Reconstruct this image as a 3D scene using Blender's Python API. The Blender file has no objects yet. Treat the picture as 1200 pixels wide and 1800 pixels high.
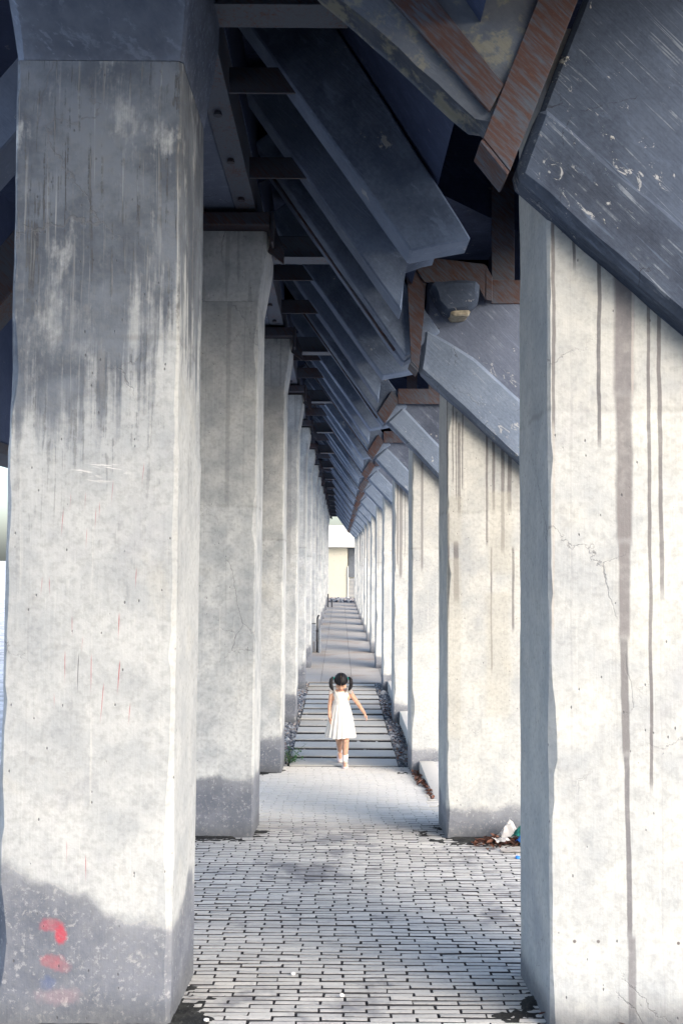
import bpy, bmesh, math, random
from mathutils import Vector, Matrix, noise as mnoise
R = math.radians
random.seed(7)
SC = bpy.context.scene
COL = SC.collection

# ------------------------------------------------------------------ camera, sky, sun, exposure
CH = 2.4825                       # eye height above the level floor further in
cam_d = bpy.data.cameras.new('camera'); cam = bpy.data.objects.new('camera', cam_d); COL.objects.link(cam)
SC.camera = cam
cam_d.sensor_fit = 'VERTICAL'; cam_d.sensor_height = 36.0; cam_d.lens = 35.0
cam_d.clip_start = 0.05; cam_d.clip_end = 3000
PITCH = math.atan(85 / 1750); ROLL = 0.0065
cam.matrix_world = Matrix.Translation((0, 0, CH)) @ Matrix.Rotation(-0.0012, 4, 'Z') @ \
    Matrix.Rotation(math.pi / 2 + PITCH, 4, 'X') @ Matrix.Rotation(ROLL, 4, 'Z')

SUN_EL, SUN_AZ = R(30), R(140)    # behind the camera, to the right
w = bpy.data.worlds.new('World'); SC.world = w; w.use_nodes = True
nt = w.node_tree; nt.nodes.clear()
wo = nt.nodes.new('ShaderNodeOutputWorld'); bg = nt.nodes.new('ShaderNodeBackground')
sky = nt.nodes.new('ShaderNodeTexSky'); sky.sky_type = 'NISHITA'; sky.sun_disc = False
sky.sun_elevation = SUN_EL; sky.sun_rotation = SUN_AZ; sky.air_density = 1.0; sky.dust_density = 3.6; sky.ozone_density = 1.8
nt.links.new(sky.outputs[0], bg.inputs[0]); bg.inputs[1].default_value = 0.15
nt.links.new(bg.outputs[0], wo.inputs[0])
sd = bpy.data.lights.new('sun', 'SUN'); sd.energy = 0.42; sd.angle = R(75); sd.color = (1.0, 0.975, 0.93)
sun = bpy.data.objects.new('sun', sd); COL.objects.link(sun)
tosun = Vector((math.sin(SUN_AZ) * math.cos(SUN_EL), math.cos(SUN_AZ) * math.cos(SUN_EL), math.sin(SUN_EL)))
sun.rotation_euler = tosun.to_track_quat('Z', 'Y').to_euler(); sun.location = tosun * 60
SC.view_settings.view_transform = 'Standard'; SC.view_settings.look = 'None'
SC.view_settings.gamma = 1.0; SC.view_settings.use_curve_mapping = False
SC.view_settings.exposure = 1.64
SC.cycles.diffuse_bounces = 6

# ------------------------------------------------------------------ scene helpers
def tag(o, label=None, cat=None, group=None, kind=None):
    if label: o['label'] = label
    if cat: o['category'] = cat
    if group: o['group'] = group
    if kind: o['kind'] = kind
    return o
def empty(name, loc=(0, 0, 0), rz=0.0):
    o = bpy.data.objects.new(name, None); COL.objects.link(o); o.location = loc; o.rotation_euler = (0, 0, rz)
    o.empty_display_size = 0.1
    return o
def obj(name, me, mat=None, parent=None, loc=None):
    o = bpy.data.objects.new(name, me); COL.objects.link(o)
    if mat is not None:
        if len(me.materials) == 0: me.materials.append(mat)
        elif me.materials[0] != mat:
            o.material_slots[0].link = 'OBJECT'; o.material_slots[0].material = mat
    if parent is not None: o.parent = parent
    if loc is not None: o.location = loc
    return o
def finish(bm, name='mesh', smooth=35):
    me = bpy.data.meshes.new(name)
    bmesh.ops.recalc_face_normals(bm, faces=bm.faces)
    bm.to_mesh(me); bm.free()
    if smooth:
        for p in me.polygons: p.use_smooth = True
        me.set_sharp_from_angle(angle=R(smooth))
    return me
def add_box(bm, a, b, bev=0.0, seg=1, mat=None):
    vs = [bm.verts.new((x, y, z)) for x in (a[0], b[0]) for y in (a[1], b[1]) for z in (a[2], b[2])]
    f = [(0, 1, 3, 2), (4, 6, 7, 5), (0, 4, 5, 1), (2, 3, 7, 6), (0, 2, 6, 4), (1, 5, 7, 3)]
    fs = [bm.faces.new([vs[i] for i in q]) for q in f]
    if mat is not None: bmesh.ops.transform(bm, matrix=mat, verts=vs)
    if bev:
        es = list({e for q in fs for e in q.edges})
        bmesh.ops.bevel(bm, geom=es, offset=bev, segments=seg, affect='EDGES', profile=0.6)
def box(a, b, bev=0.0, seg=1):
    bm = bmesh.new(); add_box(bm, a, b, bev, seg); return finish(bm)
def add_prism(bm, poly, y0, y1, bev=0.0, seg=1):
    f = [bm.verts.new((x, y0, z)) for x, z in poly]; k = [bm.verts.new((x, y1, z)) for x, z in poly]
    n = len(poly); fs = [bm.faces.new(f), bm.faces.new(k[::-1])]
    for i in range(n):
        fs.append(bm.faces.new((f[i], k[i], k[(i + 1) % n], f[(i + 1) % n])))
    if bev:
        es = list({e for q in fs for e in q.edges})
        bmesh.ops.bevel(bm, geom=es, offset=bev, segments=seg, affect='EDGES', profile=0.6)
def prism(poly, y0, y1, bev=0.0, seg=1):
    bm = bmesh.new(); add_prism(bm, poly, y0, y1, bev, seg); return finish(bm)
def wobble(me, amp, freq, seed=0, cuts=0.12):
    """refine a mesh and push its surface about so that cast faces and edges are not dead straight"""
    bm = bmesh.new(); bm.from_mesh(me)
    for _ in range(7):
        es = [e for e in bm.edges if e.calc_length() > cuts * 2]
        if not es: break
        bmesh.ops.subdivide_edges(bm, edges=es, cuts=1, use_grid_fill=True)
    bmesh.ops.triangulate(bm, faces=[f for f in bm.faces if len(f.verts) > 4])
    off = Vector((seed * 7.3, seed * 3.1, seed * 1.7))
    for v in bm.verts:
        p = v.co * freq + off
        v.co += Vector((mnoise.noise(p), mnoise.noise(p + Vector((31, 0, 0))), mnoise.noise(p + Vector((0, 47, 0))))) * amp
        p = v.co * freq * 4 + off
        v.co += Vector((mnoise.noise(p), mnoise.noise(p + Vector((31, 0, 0))), mnoise.noise(p + Vector((0, 47, 0))))) * amp * .45
    out = finish(bm, smooth=32)
    return out
def add_tube(bm, pts, rads, seg=10, caps=True):
    rings = []
    for i, p in enumerate(pts):
        p = Vector(p)
        d = (Vector(pts[min(i + 1, len(pts) - 1)]) - Vector(pts[max(i - 1, 0)])).normalized()
        q = d.to_track_quat('Z', 'Y')
        r = rads[i] if isinstance(rads, (list, tuple)) else rads
        rings.append([bm.verts.new(p + q @ Vector((r * math.cos(2 * math.pi * k / seg), r * math.sin(2 * math.pi * k / seg), 0))) for k in range(seg)])
    for a, b in zip(rings, rings[1:]):
        for k in range(seg): bm.faces.new((a[k], a[(k + 1) % seg], b[(k + 1) % seg], b[k]))
    if caps: bm.faces.new(rings[0][::-1]); bm.faces.new(rings[-1])
def loft(rings, cap0=False, cap1=False, smooth=40):
    bm = bmesh.new()
    vr = [[bm.verts.new(p) for p in r] for r in rings]
    for a, b in zip(vr, vr[1:]):
        n = len(a)
        for k in range(n): bm.faces.new((a[k], a[(k + 1) % n], b[(k + 1) % n], b[k]))
    if cap0: bm.faces.new(vr[0][::-1])
    if cap1: bm.faces.new(vr[-1])
    return finish(bm, smooth=smooth)
ORD = ['zeroth', 'first', 'second', 'third', 'fourth', 'fifth', 'sixth', 'seventh', 'eighth', 'ninth', 'tenth', 'eleventh', 'twelfth',
       'thirteenth', 'fourteenth', 'fifteenth', 'sixteenth']

# ------------------------------------------------------------------ node expressions
class V:
    def __init__(s, g, k): s.g = g; s.k = k
    def __add__(a, b): return a.g.m('ADD', a, b)
    __radd__ = __add__
    def __sub__(a, b): return a.g.m('SUBTRACT', a, b)
    def __rsub__(a, b): return a.g.m('SUBTRACT', b, a)
    def __mul__(a, b): return a.g.m('MULTIPLY', a, b)
    __rmul__ = __mul__
    def __truediv__(a, b): return a.g.m('DIVIDE', a, b)
class G:
    def __init__(s, name):
        s.mat = bpy.data.materials.new(name); s.mat.use_nodes = True
        s.nt = s.mat.node_tree; s.nt.nodes.clear()
        s.out = s.nt.nodes.new('ShaderNodeOutputMaterial'); s.b = s.nt.nodes.new('ShaderNodeBsdfPrincipled')
        s.nt.links.new(s.b.outputs[0], s.out.inputs[0])
        tc = s.nt.nodes.new('ShaderNodeTexCoord'); s.obj = V(s, tc.outputs['Object'])
        oi = s.nt.nodes.new('ShaderNodeObjectInfo'); s.rnd = V(s, oi.outputs['Random'])
        sx = s.nt.nodes.new('ShaderNodeSeparateXYZ'); s.nt.links.new(s.obj.k, sx.inputs[0])
        s.x, s.y, s.z = (V(s, sx.outputs[i]) for i in range(3))
        ge = s.nt.nodes.new('ShaderNodeNewGeometry'); s.pos = V(s, ge.outputs['Position'])
    def plug(s, v, sock):
        if isinstance(v, V): s.nt.links.new(v.k, sock)
        elif isinstance(v, (tuple, list)) and len(v) == 3 and sock.type == 'RGBA': sock.default_value = (*v, 1)
        else: sock.default_value = v
    def m(s, op, a, b=0.0, c=None):
        n = s.nt.nodes.new('ShaderNodeMath'); n.operation = op; s.plug(a, n.inputs[0]); s.plug(b, n.inputs[1])
        if c is not None: s.plug(c, n.inputs[2])
        return V(s, n.outputs[0])
    def mx(s, a, b): return s.m('MAXIMUM', a, b)
    def mn(s, a, b): return s.m('MINIMUM', a, b)
    def ab(s, a): return s.m('ABSOLUTE', a)
    def sat(s, a): return s.mn(s.mx(a, 0.0), 1.0)
    def ss(s, a, b, x):
        n = s.nt.nodes.new('ShaderNodeMapRange'); n.interpolation_type = 'SMOOTHSTEP'
        s.plug(x, n.inputs[0]); s.plug(a, n.inputs[1]); s.plug(b, n.inputs[2]); n.inputs[3].default_value = 0; n.inputs[4].default_value = 1
        return V(s, n.outputs[0])
    def vec(s, x, y, z):
        n = s.nt.nodes.new('ShaderNodeCombineXYZ')
        for i, v in enumerate((x, y, z)): s.plug(v, n.inputs[i])
        return V(s, n.outputs[0])
    def noise(s, v, scale=1.0, detail=3.0, rough=0.55, dist=0.0):
        n = s.nt.nodes.new('ShaderNodeTexNoise'); s.plug(v, n.inputs['Vector']); n.inputs['Scale'].default_value = scale
        n.inputs['Detail'].default_value = detail; n.inputs['Roughness'].default_value = rough; n.inputs['Distortion'].default_value = dist
        return V(s, n.outputs[0])
    def voro(s, v, scale, out='Distance', feature='F1'):
        n = s.nt.nodes.new('ShaderNodeTexVoronoi'); n.feature = feature; s.plug(v, n.inputs['Vector']); n.inputs['Scale'].default_value = scale
        return V(s, n.outputs[out])
    def sep(s, v):
        n = s.nt.nodes.new('ShaderNodeSeparateXYZ'); s.plug(v, n.inputs[0]); return [V(s, n.outputs[i]) for i in range(3)]
    def mix(s, f, a, b):
        n = s.nt.nodes.new('ShaderNodeMix'); n.data_type = 'RGBA'; s.plug(f, n.inputs[0]); s.plug(a, n.inputs[6]); s.plug(b, n.inputs[7])
        return V(s, n.outputs[2])
    def attr(s, name):
        n = s.nt.nodes.new('ShaderNodeAttribute'); n.attribute_name = name; return V(s, n.outputs['Fac'])
    def bump(s, h, strength=0.5, dist=0.01):
        n = s.nt.nodes.new('ShaderNodeBump'); s.plug(h, n.inputs['Height']); n.inputs['Strength'].default_value = strength; n.inputs['Distance'].default_value = dist
        s.nt.links.new(n.outputs[0], s.b.inputs['Normal'])
    def done(s, col, rough=0.85, metal=0.0, spec=0.3):
        s.plug(col, s.b.inputs['Base Color']); s.plug(rough, s.b.inputs['Roughness']); s.plug(metal, s.b.inputs['Metallic'])
        s.b.inputs['Specular IOR Level'].default_value = spec
        return s.mat

def mat_flat(name, col, rough=0.7, var=0.15, scale=9.0, bump=0.0, spec=0.3):
    g = G(name); n = g.noise(g.obj, scale, 4)
    c = g.mix(g.ss(.3, .7, n), tuple(v * (1 - var) for v in col), tuple(v * (1 + var) for v in col))
    if bump: g.bump(g.noise(g.obj, scale * 6, 3), bump, .004)
    return g.done(c, rough, 0, spec)

# column concrete: pale cast concrete, washed with dirt, drips, bug holes, grey damp foot -------------------
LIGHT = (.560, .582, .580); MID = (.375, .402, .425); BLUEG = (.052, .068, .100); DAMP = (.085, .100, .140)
def concrete(name, strokes=(), soot_shade=0.35, soot_shade_z=3.4, foot=.40, foot_x=0.0, drips=0.0, top_drips=0.0, red=False, paint=None, holes=(), light=LIGHT, shift=None, blot=0.0, soot_shade_x=0.0):
    g = G(name); rr = g.rnd * 37.0 if shift is None else shift
    Q = g.vec(g.x + rr, g.y + rr * 1.7, g.z + rr * .6)
    big = g.noise(Q, 1.1, 3); med = g.noise(Q, 4.2, 6, .62); fine = g.noise(Q, 38, 3, .6)
    wx = g.x + (g.noise(g.vec(rr, g.y, g.z), 2.4, 3) - .5) * .018
    st = g.noise(g.vec((wx + rr) * 26.0, (g.y + rr) * 26.0, g.z * .55), 1.0, 4, .6)
    st2 = g.noise(g.vec((wx + rr) * 75.0, (g.y + rr) * 75.0, g.z * 2.4), 1.0, 3, .6)
    col = g.mix(g.ss(.36, .66, med * .65 + big * .35), light, MID)
    col = g.mix(g.ss(.50, .62, g.noise(Q, 12, 6, .7)) * .13, col, (.25, .27, .29))
    col = g.mix(g.ss(.54, .68, g.noise(Q, 6.5, 6, .7, .8)) * .14, col, (.64, .655, .64))
    col = g.mix(g.ss(.55, .75, g.noise(Q, 2.3, 5, .6, .6)) * .45, col, (.50, .49, .44))          # warm patches
    col = g.mix(g.ss(.56, .70, g.noise(Q, 1.7, 6, .7, .5)) * .35, col, (.33, .345, .385))        # cool patches
    # the pour line where two lifts of concrete meet, and faint board joints
    pz = g.z - 2.27 - g.rnd * .5 - (g.noise(g.vec(g.x + rr, g.y, 0.0), 5.0, 3) - .5) * .05
    col = g.mix(g.ss(-.01, .03, pz) * .16, col, (.30, .30, .28))
    col = g.mix((1.0 - g.ss(.003, .022, g.ab(pz))) * g.ss(.35, .6, med) * .55, col, (.24, .24, .235))
    bj = g.ab(g.m('FRACT', (g.x + g.y + .07) * 5.6) - .5)
    col = g.mix((1.0 - g.ss(.0, .035, .5 - bj)) * .18 * g.ss(.4, .6, big), col, (.22, .225, .24))
    # soot and damp washed down from the top, with the roof's shade painted in
    hz = g.ss(soot_shade_z - 1.5, soot_shade_z + .8, g.z)
    sm = g.sat(hz * (.9 - g.x * soot_shade_x) + (st - .5) * 2.4 * hz + (big - .5) * 2.2 * hz + (soot_shade - .5) * .8 * hz)
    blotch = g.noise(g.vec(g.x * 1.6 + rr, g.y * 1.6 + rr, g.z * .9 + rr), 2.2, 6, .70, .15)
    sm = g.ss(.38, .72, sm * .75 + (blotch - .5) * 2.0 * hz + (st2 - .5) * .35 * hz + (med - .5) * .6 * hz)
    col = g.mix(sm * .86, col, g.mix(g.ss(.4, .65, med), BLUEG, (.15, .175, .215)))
    drib = g.ss(.535, .61, st2 * .75 + fine * .25) * g.ss(.44, .56, blotch) * hz
    col = g.mix(drib * soot_shade, col, (.075, .08, .09))
    wash = g.ss(.57, .63, st2 * .6 + st * .4) * hz
    col = g.mix(wash * soot_shade * .28, col, (.46, .475, .47))
    # fine vertical runs everywhere
    col = g.mix(g.ss(.60, .74, st * .6 + st2 * .4) * (.30 + blot), col, (.235, .245, .265))
    col = g.mix(g.ss(.63, .78, g.noise(g.vec((wx + rr + 9) * 40.0, (g.y + rr) * 40.0, g.z * .8), 1, 3)) * .5, col, (.70, .70, .66))
    # drips that start at the top and stop at different heights
    if top_drips:
        cell = g.noise(g.vec((wx + rr) * 16.0, (g.y * .3 + rr) * 16.0, rr), 1.0, 1)
        ln = g.noise(g.vec((g.x + rr) * 6.0, rr, 3.0), 1.0, 1)
        dr = g.ss(.60, .635, cell) * g.ss(0.0, .12, g.z - (4.05 - ln * 3.6) )
        col = g.mix(dr * top_drips, col, (.205, .205, .215))
    wander = g.noise(g.vec(rr, g.x * 1.5, g.z), 3.2, 4, .6) - .5
    swell = g.noise(g.vec(g.x * 5.0, rr, g.z), 2.6, 4)
    front = 1.0 - g.ss(.03, .05, g.y)
    body = (.35 + fine * .55 + med * .65) * front
    for (x0, wd, z0, z1, sl, cc, fac) in strokes:
        thick = wd > .006
        d = g.ab(g.x - x0 - wander * (.020 if thick else .008) - (g.z - z0) * sl)
        if wd > .004: d = d / (.70 + .6 * swell)
        mk = (1.0 - g.ss(wd * .36, wd * .66, d)) * g.ss(z0 - .03, z0 + .06, g.z) * (1.0 - g.ss(z1 - .02, z1 + .015, g.z))
        col = g.mix(mk * (body * fac), col, cc)
    # damp foot with a ragged tide line
    edge = foot - g.x * foot_x + (g.noise(Q, 2.2, 2) - .5) * foot * .9 + (g.noise(Q, 9.0, 3) - .5) * .09 + (g.noise(Q, 34.0, 4, .7) - .5) * .07
    d = g.z - edge
    ft = (1.0 - g.ss(-.05, .03, d)) * (.82 + .18 * g.ss(.0, .18, 0.0 - d))
    col = g.mix(ft * .9, col, g.mix(g.ss(.4, .65, med), DAMP, (.17, .185, .225)))
    col = g.mix((1.0 - g.ss(.0, .012, g.ab(d + .012))) * .3 * g.ss(.45, .6, med), col, (.50, .50, .49))
    col = g.mix(ft * g.ss(.54, .66, g.noise(Q, 40, 5, .75)) * .5, col, (.46, .47, .48))
    col = g.mix(ft * g.ss(.60, .65, g.noise(Q, 13, 6, .75, .5)) * .45, col, (.48, .48, .47))
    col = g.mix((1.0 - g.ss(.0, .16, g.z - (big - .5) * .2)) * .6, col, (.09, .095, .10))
    if red:
        ww = (g.noise(Q, 22, 6, .75) - .5) * .16
        for (cx, cz, rx, rz, c, f) in paint:
            dd = g.m('SQRT', (g.x - cx) * (g.x - cx) * (1 / rx ** 2) + (g.z - cz) * (g.z - cz) * (1 / rz ** 2)) + ww * 10
            col = g.mix((1.0 - g.ss(.45, 1.15, dd)) * f * (1.0 - g.ss(.03, .05, g.y)), col, c)
        # chalk scribble
        dd = g.m('SQRT', (g.x - .03) * (g.x - .03) * 60.0 + (g.z - 2.19) * (g.z - 2.19) * 420.0)
        sc = g.noise(g.vec(g.x * 9.0, 1.0, g.z * 120.0 + g.x * 14.0), 1.0, 2)
        col = g.mix((1.0 - g.ss(.6, 1.1, dd)) * g.ss(.54, .60, sc) * .75 * (1.0 - g.ss(.03, .05, g.y)), col, (.74, .74, .73))
    for (hx, hz_) in holes:
        dd = g.m('SQRT', (g.x - hx) * (g.x - hx) + (g.z - hz_) * (g.z - hz_)) + g.ss(.02, .06, g.y)
        col = g.mix((1.0 - g.ss(.004, .009, dd)) * .85, col, (.07, .05, .05))
    # bug holes
    vd = g.voro(g.vec(g.x + rr, g.y + rr, g.z * .55), 34.0); vc = g.voro(g.vec(g.x + rr, g.y + rr, g.z * .55), 34.0, 'Color')
    vr = g.sep(vc)[0]
    pit = (1.0 - g.ss(.06, .15, vd + (fine - .5) * .08)) * g.ss(.78, .80, vr + (big - .5) * .5)
    vd2 = g.voro(Q, 11.0); vr2 = g.sep(g.voro(Q, 11.0, 'Color'))[0]
    pop = (1.0 - g.ss(.13, .24, vd2 + (med - .5) * .55)) * g.ss(.84, .86, vr2)
    col = g.mix(pit * .75, col, (.11, .11, .12)); col = g.mix(pop * .22, col, (.26, .26, .26))
    crack = g.voro(g.vec(g.x + rr, g.y + rr, g.z + (med - .5) * .5), 1.15, 'Distance', 'DISTANCE_TO_EDGE')
    ck = (1.0 - g.ss(.0015, .0045, crack)) * g.ss(.5, .6, big)
    col = g.mix(ck * .5, col, (.16, .16, .17))
    col = g.mix(g.ss(.42, .72, fine) * .30, col, (.20, .21, .22))
    g.bump(med * .5 + fine * .35 - pit * .8 - pop * .08 + st2 * .2 - ck * .5 - ft * .2, .55, .012)
    return g.done(col, .86 - ft * .12)

GREY = (.150, .146, .155); GREY2 = (.105, .104, .118); RED = (.40, .07, .075)
def px1l(px, py): return ((px - 150 - (1788 - py) * .0105) / 436., (1788 - py) / 436.)
reds = []
random.seed(3)
for (px, y0, y1) in [(122, 1010 - 245 + 110, 893), (148, 873, 893), (195, 850, 885), (248, 820, 850), (173, 890, 910), (166, 900, 930), (108, 903, 940),
                     (150, 935, 965), (88, 1022, 1045), (238, 1005, 1032), (73, 1022, 1045), (209, 1083, 1120), (128, 1090, 1115), (145, 1125, 1142),
                     (116, 1150, 1195), (162, 1155, 1213), (179, 1205, 1265), (208, 1165, 1215), (98, 1225, 1238), (227, 1240, 1268), (155, 1500 , 1535), (122, 1475, 1505)]:
    x, z1 = px1l(px, y0); _, z0 = px1l(px, y1)
    reds.append((x, random.uniform(.0022, .0040), z0, z1, random.uniform(-.05, .09), RED, random.uniform(.45, .8)))
reds.append((px1l(138, 1180)[0], .0035, px1l(0, 1215)[1], px1l(0, 1155)[1], .02, GREY2, .8))
M_COL_L1 = concrete('column_concrete_painted', reds, soot_shade=1.12, soot_shade_z=2.85, soot_shade_x=.9, light=(.515, .535, .54), foot=.54, foot_x=.36, red=True, shift=2.3, blot=.25,
                    paint=[(-.135, .395, .05, .03, (.40, .07, .10), .6), (-.09, .355, .028, .045, (.48, .05, .08), .8), (-.125, .255, .055, .03, (.40, .10, .12), .5),
                           (-.085, .235, .04, .03, (.40, .14, .16), .4), (-.135, .165, .035, .035, (.08, .12, .26), .45), (-.09, .12, .10, .04, (.36, .24, .27), .35)],
                    holes=[])
def dr1(px, wd, y0, y1, sl=0.0, c=GREY, f=.95):
    return ((px - 1113) / 436., wd / 436., (1788 - y1) / 436., (1788 - y0) / 436., sl, c, f)
d1 = [dr1(974, 6, 330, 760), dr1(972, 4, 740, 1120, .004, (.42, .40, .38), .7), dr1(1012, 5, 380, 466, 0, GREY2), dr1(1054, 7, 400, 785, .003, GREY2),
      dr1(1099, 33, 430, 700, -.003, (.16, .155, .17)), dr1(1098, 27, 690, 960, .002, (.19, .185, .195), 1.), dr1(1096, 20, 950, 1130, .004, (.20, .195, .205), 1.),
      dr1(1098, 13, 1120, 1330, -.012, (.18, .18, .19), 1.), dr1(1102, 9, 1320, 1640, -.012, (.16, .16, .175), 1.), dr1(1106, 13, 1630, 1800, -.002, (.20, .20, .215), .95),
      dr1(1142, 6, 490, 1384, 0., GREY), dr1(1163, 7, 510, 1046, -.004, GREY), dr1(1114, 4, 470, 700, 0, (.4, .38, .37), .8)]
M_COL_R1 = concrete('column_concrete_dripped', d1, soot_shade=.02, soot_shade_z=4.6, foot=.055, shift=5.1, light=(.53, .545, .535),
                    holes=[((1007 - 1113) / 436., .34), ((1048 - 1113) / 436., .34), ((1186 - 1113) / 436., .335)])
d2 = []
for (px, wd, y0, y1) in [(787, 3, 690, 870), (797, 2.2, 700, 850), (803, 2.2, 720, 880), (808, 5, 740, 905), (814, 2.5, 720, 860), (857, 4, 760, 960), (869, 5, 770, 900),
                         (885, 6, 780, 970), (897, 7, 790, 900), (803, 9, 950, 1060), (790, 3, 900, 1090), (865, 3, 960, 1180), (903, 4, 960, 1110)]:
    d2.append(((px - 863) / 224., wd / 224., (1467 - y1) / 224., (1467 - y0) / 224., 0, GREY, .85))
for (px, wd, y0, y1) in [(800, 26, 870, 960), (796, 30, 980, 1150), (880, 40, 862, 1010), (876, 42, 1040, 1260), (800, 22, 1150, 1300)]:
    d2.append(((px - 863) / 224., wd / 224., (1467 - y1) / 224., (1467 - y0) / 224., 0, (.42, .415, .375), .5))
M_COL_R2 = concrete('column_concrete_patched', d2, soot_shade=.02, soot_shade_z=4.9, foot=.24, shift=8.7, light=(.55, .565, .55))
M_COL_L = concrete('column_concrete_left', soot_shade=.06, soot_shade_z=5.0, foot=.48, top_drips=.35, blot=.1, light=(.64, .655, .645))
M_COL_R = concrete('column_concrete_right', soot_shade=.12, soot_shade_z=4.6, foot=.30, top_drips=.9, light=(.54, .555, .545))

# roof concrete: dark with soot, lime runs along the slope -----------------------------------------
def roof_concrete(name, base=(.045, .058, .085), pale=(.105, .125, .165), lime=.5, moss=0.0, spots=.3, chips=None):
    g = G(name); rr = g.rnd * 23.0
    s_ = (g.x - g.z) * .7071 + rr; t_ = (g.x + g.z) * .7071 + rr * 1.3
    Q = g.vec(g.x + rr, g.y + rr, g.z + rr)
    big = g.noise(Q, 1.4, 3); med = g.noise(Q, 5, 6, .65); fine = g.noise(Q, 45, 3)
    run = g.noise(g.vec(s_ * 1.6 + med * .6, g.y * 14.0, t_ * 14.0 + med * 2.0), 1, 5, .65)
    run2 = g.noise(g.vec(s_ * 3.5, g.y * 60.0, t_ * 60.0), 1, 3, .6)
    col = g.mix(g.ss(.34, .7, med * .6 + big * .25 + run * .15), base, pale)
    col = g.mix(g.ss(.55, .72, big * .5 + run * .5) * .5, col, tuple(v * .55 for v in base))
    lm = g.ss(.60, .72, run * .45 + med * .25 + big * .3) * g.ss(.46, .62, run2)
    col = g.mix(lm * lime, col, (.40, .43, .45))
    sp = g.ss(.66, .71, g.noise(Q, 7.5, 5, .72, .4) + (run - .5) * .25)
    col = g.mix(sp * spots, col, (.52, .52, .48))
    pt = g.nt.nodes.new('ShaderNodeNewGeometry'); edge = g.ss(.515, .60, V(g, pt.outputs['Pointiness']) + (fine - .5) * .05)
    col = g.mix(edge * .35, col, tuple(v * 2.6 for v in pale))
    wear = g.ss(.56, .66, g.noise(g.vec(s_ * 2.2, g.y * 9.0, t_ * 9.0 + med * 1.5), 1.6, 6, .7))
    col = g.mix(wear * .35, col, tuple(v * 1.9 for v in pale))
    scr = g.ss(.60, .66, g.noise(g.vec(s_ * 2.0, g.y * 45.0, t_ * 45.0), 1.3, 3)) * g.ss(.5, .6, big)
    col = g.mix(scr * .35, col, tuple(v * 2.4 for v in pale))
    if chips:
        dd = g.m('SQRT', (g.x - chips[0]) * (g.x - chips[0]) + (g.z - chips[1]) * (g.z - chips[1]))
        near = 1.0 - g.ss(.10, chips[2], dd)
        ch = g.ss(.60, .64, g.noise(g.vec(s_ * 9.0, g.y * 18.0, t_ * 18.0), 1.0, 7, .78, .8) + near * .15 - .125)
        col = g.mix(ch * .75, col, (.37, .39, .41))
        hair = g.ss(.60, .65, g.noise(g.vec(s_ * 1.2, g.y * 70.0, t_ * 70.0), 1.0, 2)) * g.ss(.45, .6, med)
        col = g.mix(hair * .5, col, (.24, .28, .34))
        kr = g.voro(g.vec(g.x + med * .25, g.y, g.z + med * .2), 1.7, 'Distance', 'DISTANCE_TO_EDGE')
        col = g.mix((1.0 - g.ss(.001, .004, kr)) * g.ss(.45, .6, med) * .7, col, (.008, .010, .016))
    if moss:
        col = g.mix(g.ss(.48, .60, g.noise(Q, 6, 5, .7)) * moss, col, (.30, .29, .20))
        col = g.mix(g.ss(.55, .66, g.noise(Q, 3.3, 5, .7)) * moss * .8, col, (.15, .16, .08))
    g.bump(med * .5 + fine * .3 + run2 * .35 + sp * .4, .6, .012)
    return g.done(col, .8)
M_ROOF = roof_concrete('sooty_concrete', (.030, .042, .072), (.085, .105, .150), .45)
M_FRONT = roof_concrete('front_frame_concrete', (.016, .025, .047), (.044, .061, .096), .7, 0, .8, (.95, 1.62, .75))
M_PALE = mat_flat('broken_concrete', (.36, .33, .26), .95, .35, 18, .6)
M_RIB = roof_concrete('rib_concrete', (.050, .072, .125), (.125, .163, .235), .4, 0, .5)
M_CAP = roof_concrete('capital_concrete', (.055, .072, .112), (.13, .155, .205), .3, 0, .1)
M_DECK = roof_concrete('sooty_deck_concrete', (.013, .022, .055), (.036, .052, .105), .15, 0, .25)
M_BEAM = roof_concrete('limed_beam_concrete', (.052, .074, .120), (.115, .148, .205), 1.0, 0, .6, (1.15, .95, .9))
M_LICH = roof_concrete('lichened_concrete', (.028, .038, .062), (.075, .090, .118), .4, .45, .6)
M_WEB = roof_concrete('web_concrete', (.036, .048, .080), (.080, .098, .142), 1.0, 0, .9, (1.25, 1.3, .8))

def steel(name, blue=(.060, .078, .112), rust=(.062, .030, .027), bias=.5, ang=True):
    g = G(name); rr = g.rnd * 19.0
    Q = g.vec(g.x + rr, g.y + rr, g.z + rr)
    fl = g.noise(g.vec((g.x - g.z + rr) * 6.0, g.y * 40.0, (g.x + g.z) * 55.0), 1, 4, .65)
    big = g.noise(Q, 2.6, 4, .6); fine = g.noise(Q, 60, 3)
    mk = g.ss(.40, .60, fl * .62 + big * .38 + (bias - .5) * .35)
    col = g.mix(mk, blue, rust)
    col = g.mix(g.ss(.55, .7, fine * .5 + fl * .5) * .5, col, (.10, .052, .042))
    col = g.mix(g.ss(.62, .75, g.noise(Q, 9, 4)) * .4, col, (.05, .03, .035))
    g.bump(fl * .6 + fine * .4, .6, .006)
    return g.done(col, .72, 0.0, .4)
M_RUST = steel('rusty_steel', bias=.52)
M_STEEL = steel('painted_steel', (.085, .105, .145), (.10, .05, .042), .25)
M_DRUST = steel('dark_rust_steel', (.045, .052, .074), (.055, .028, .027), .38)

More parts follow.
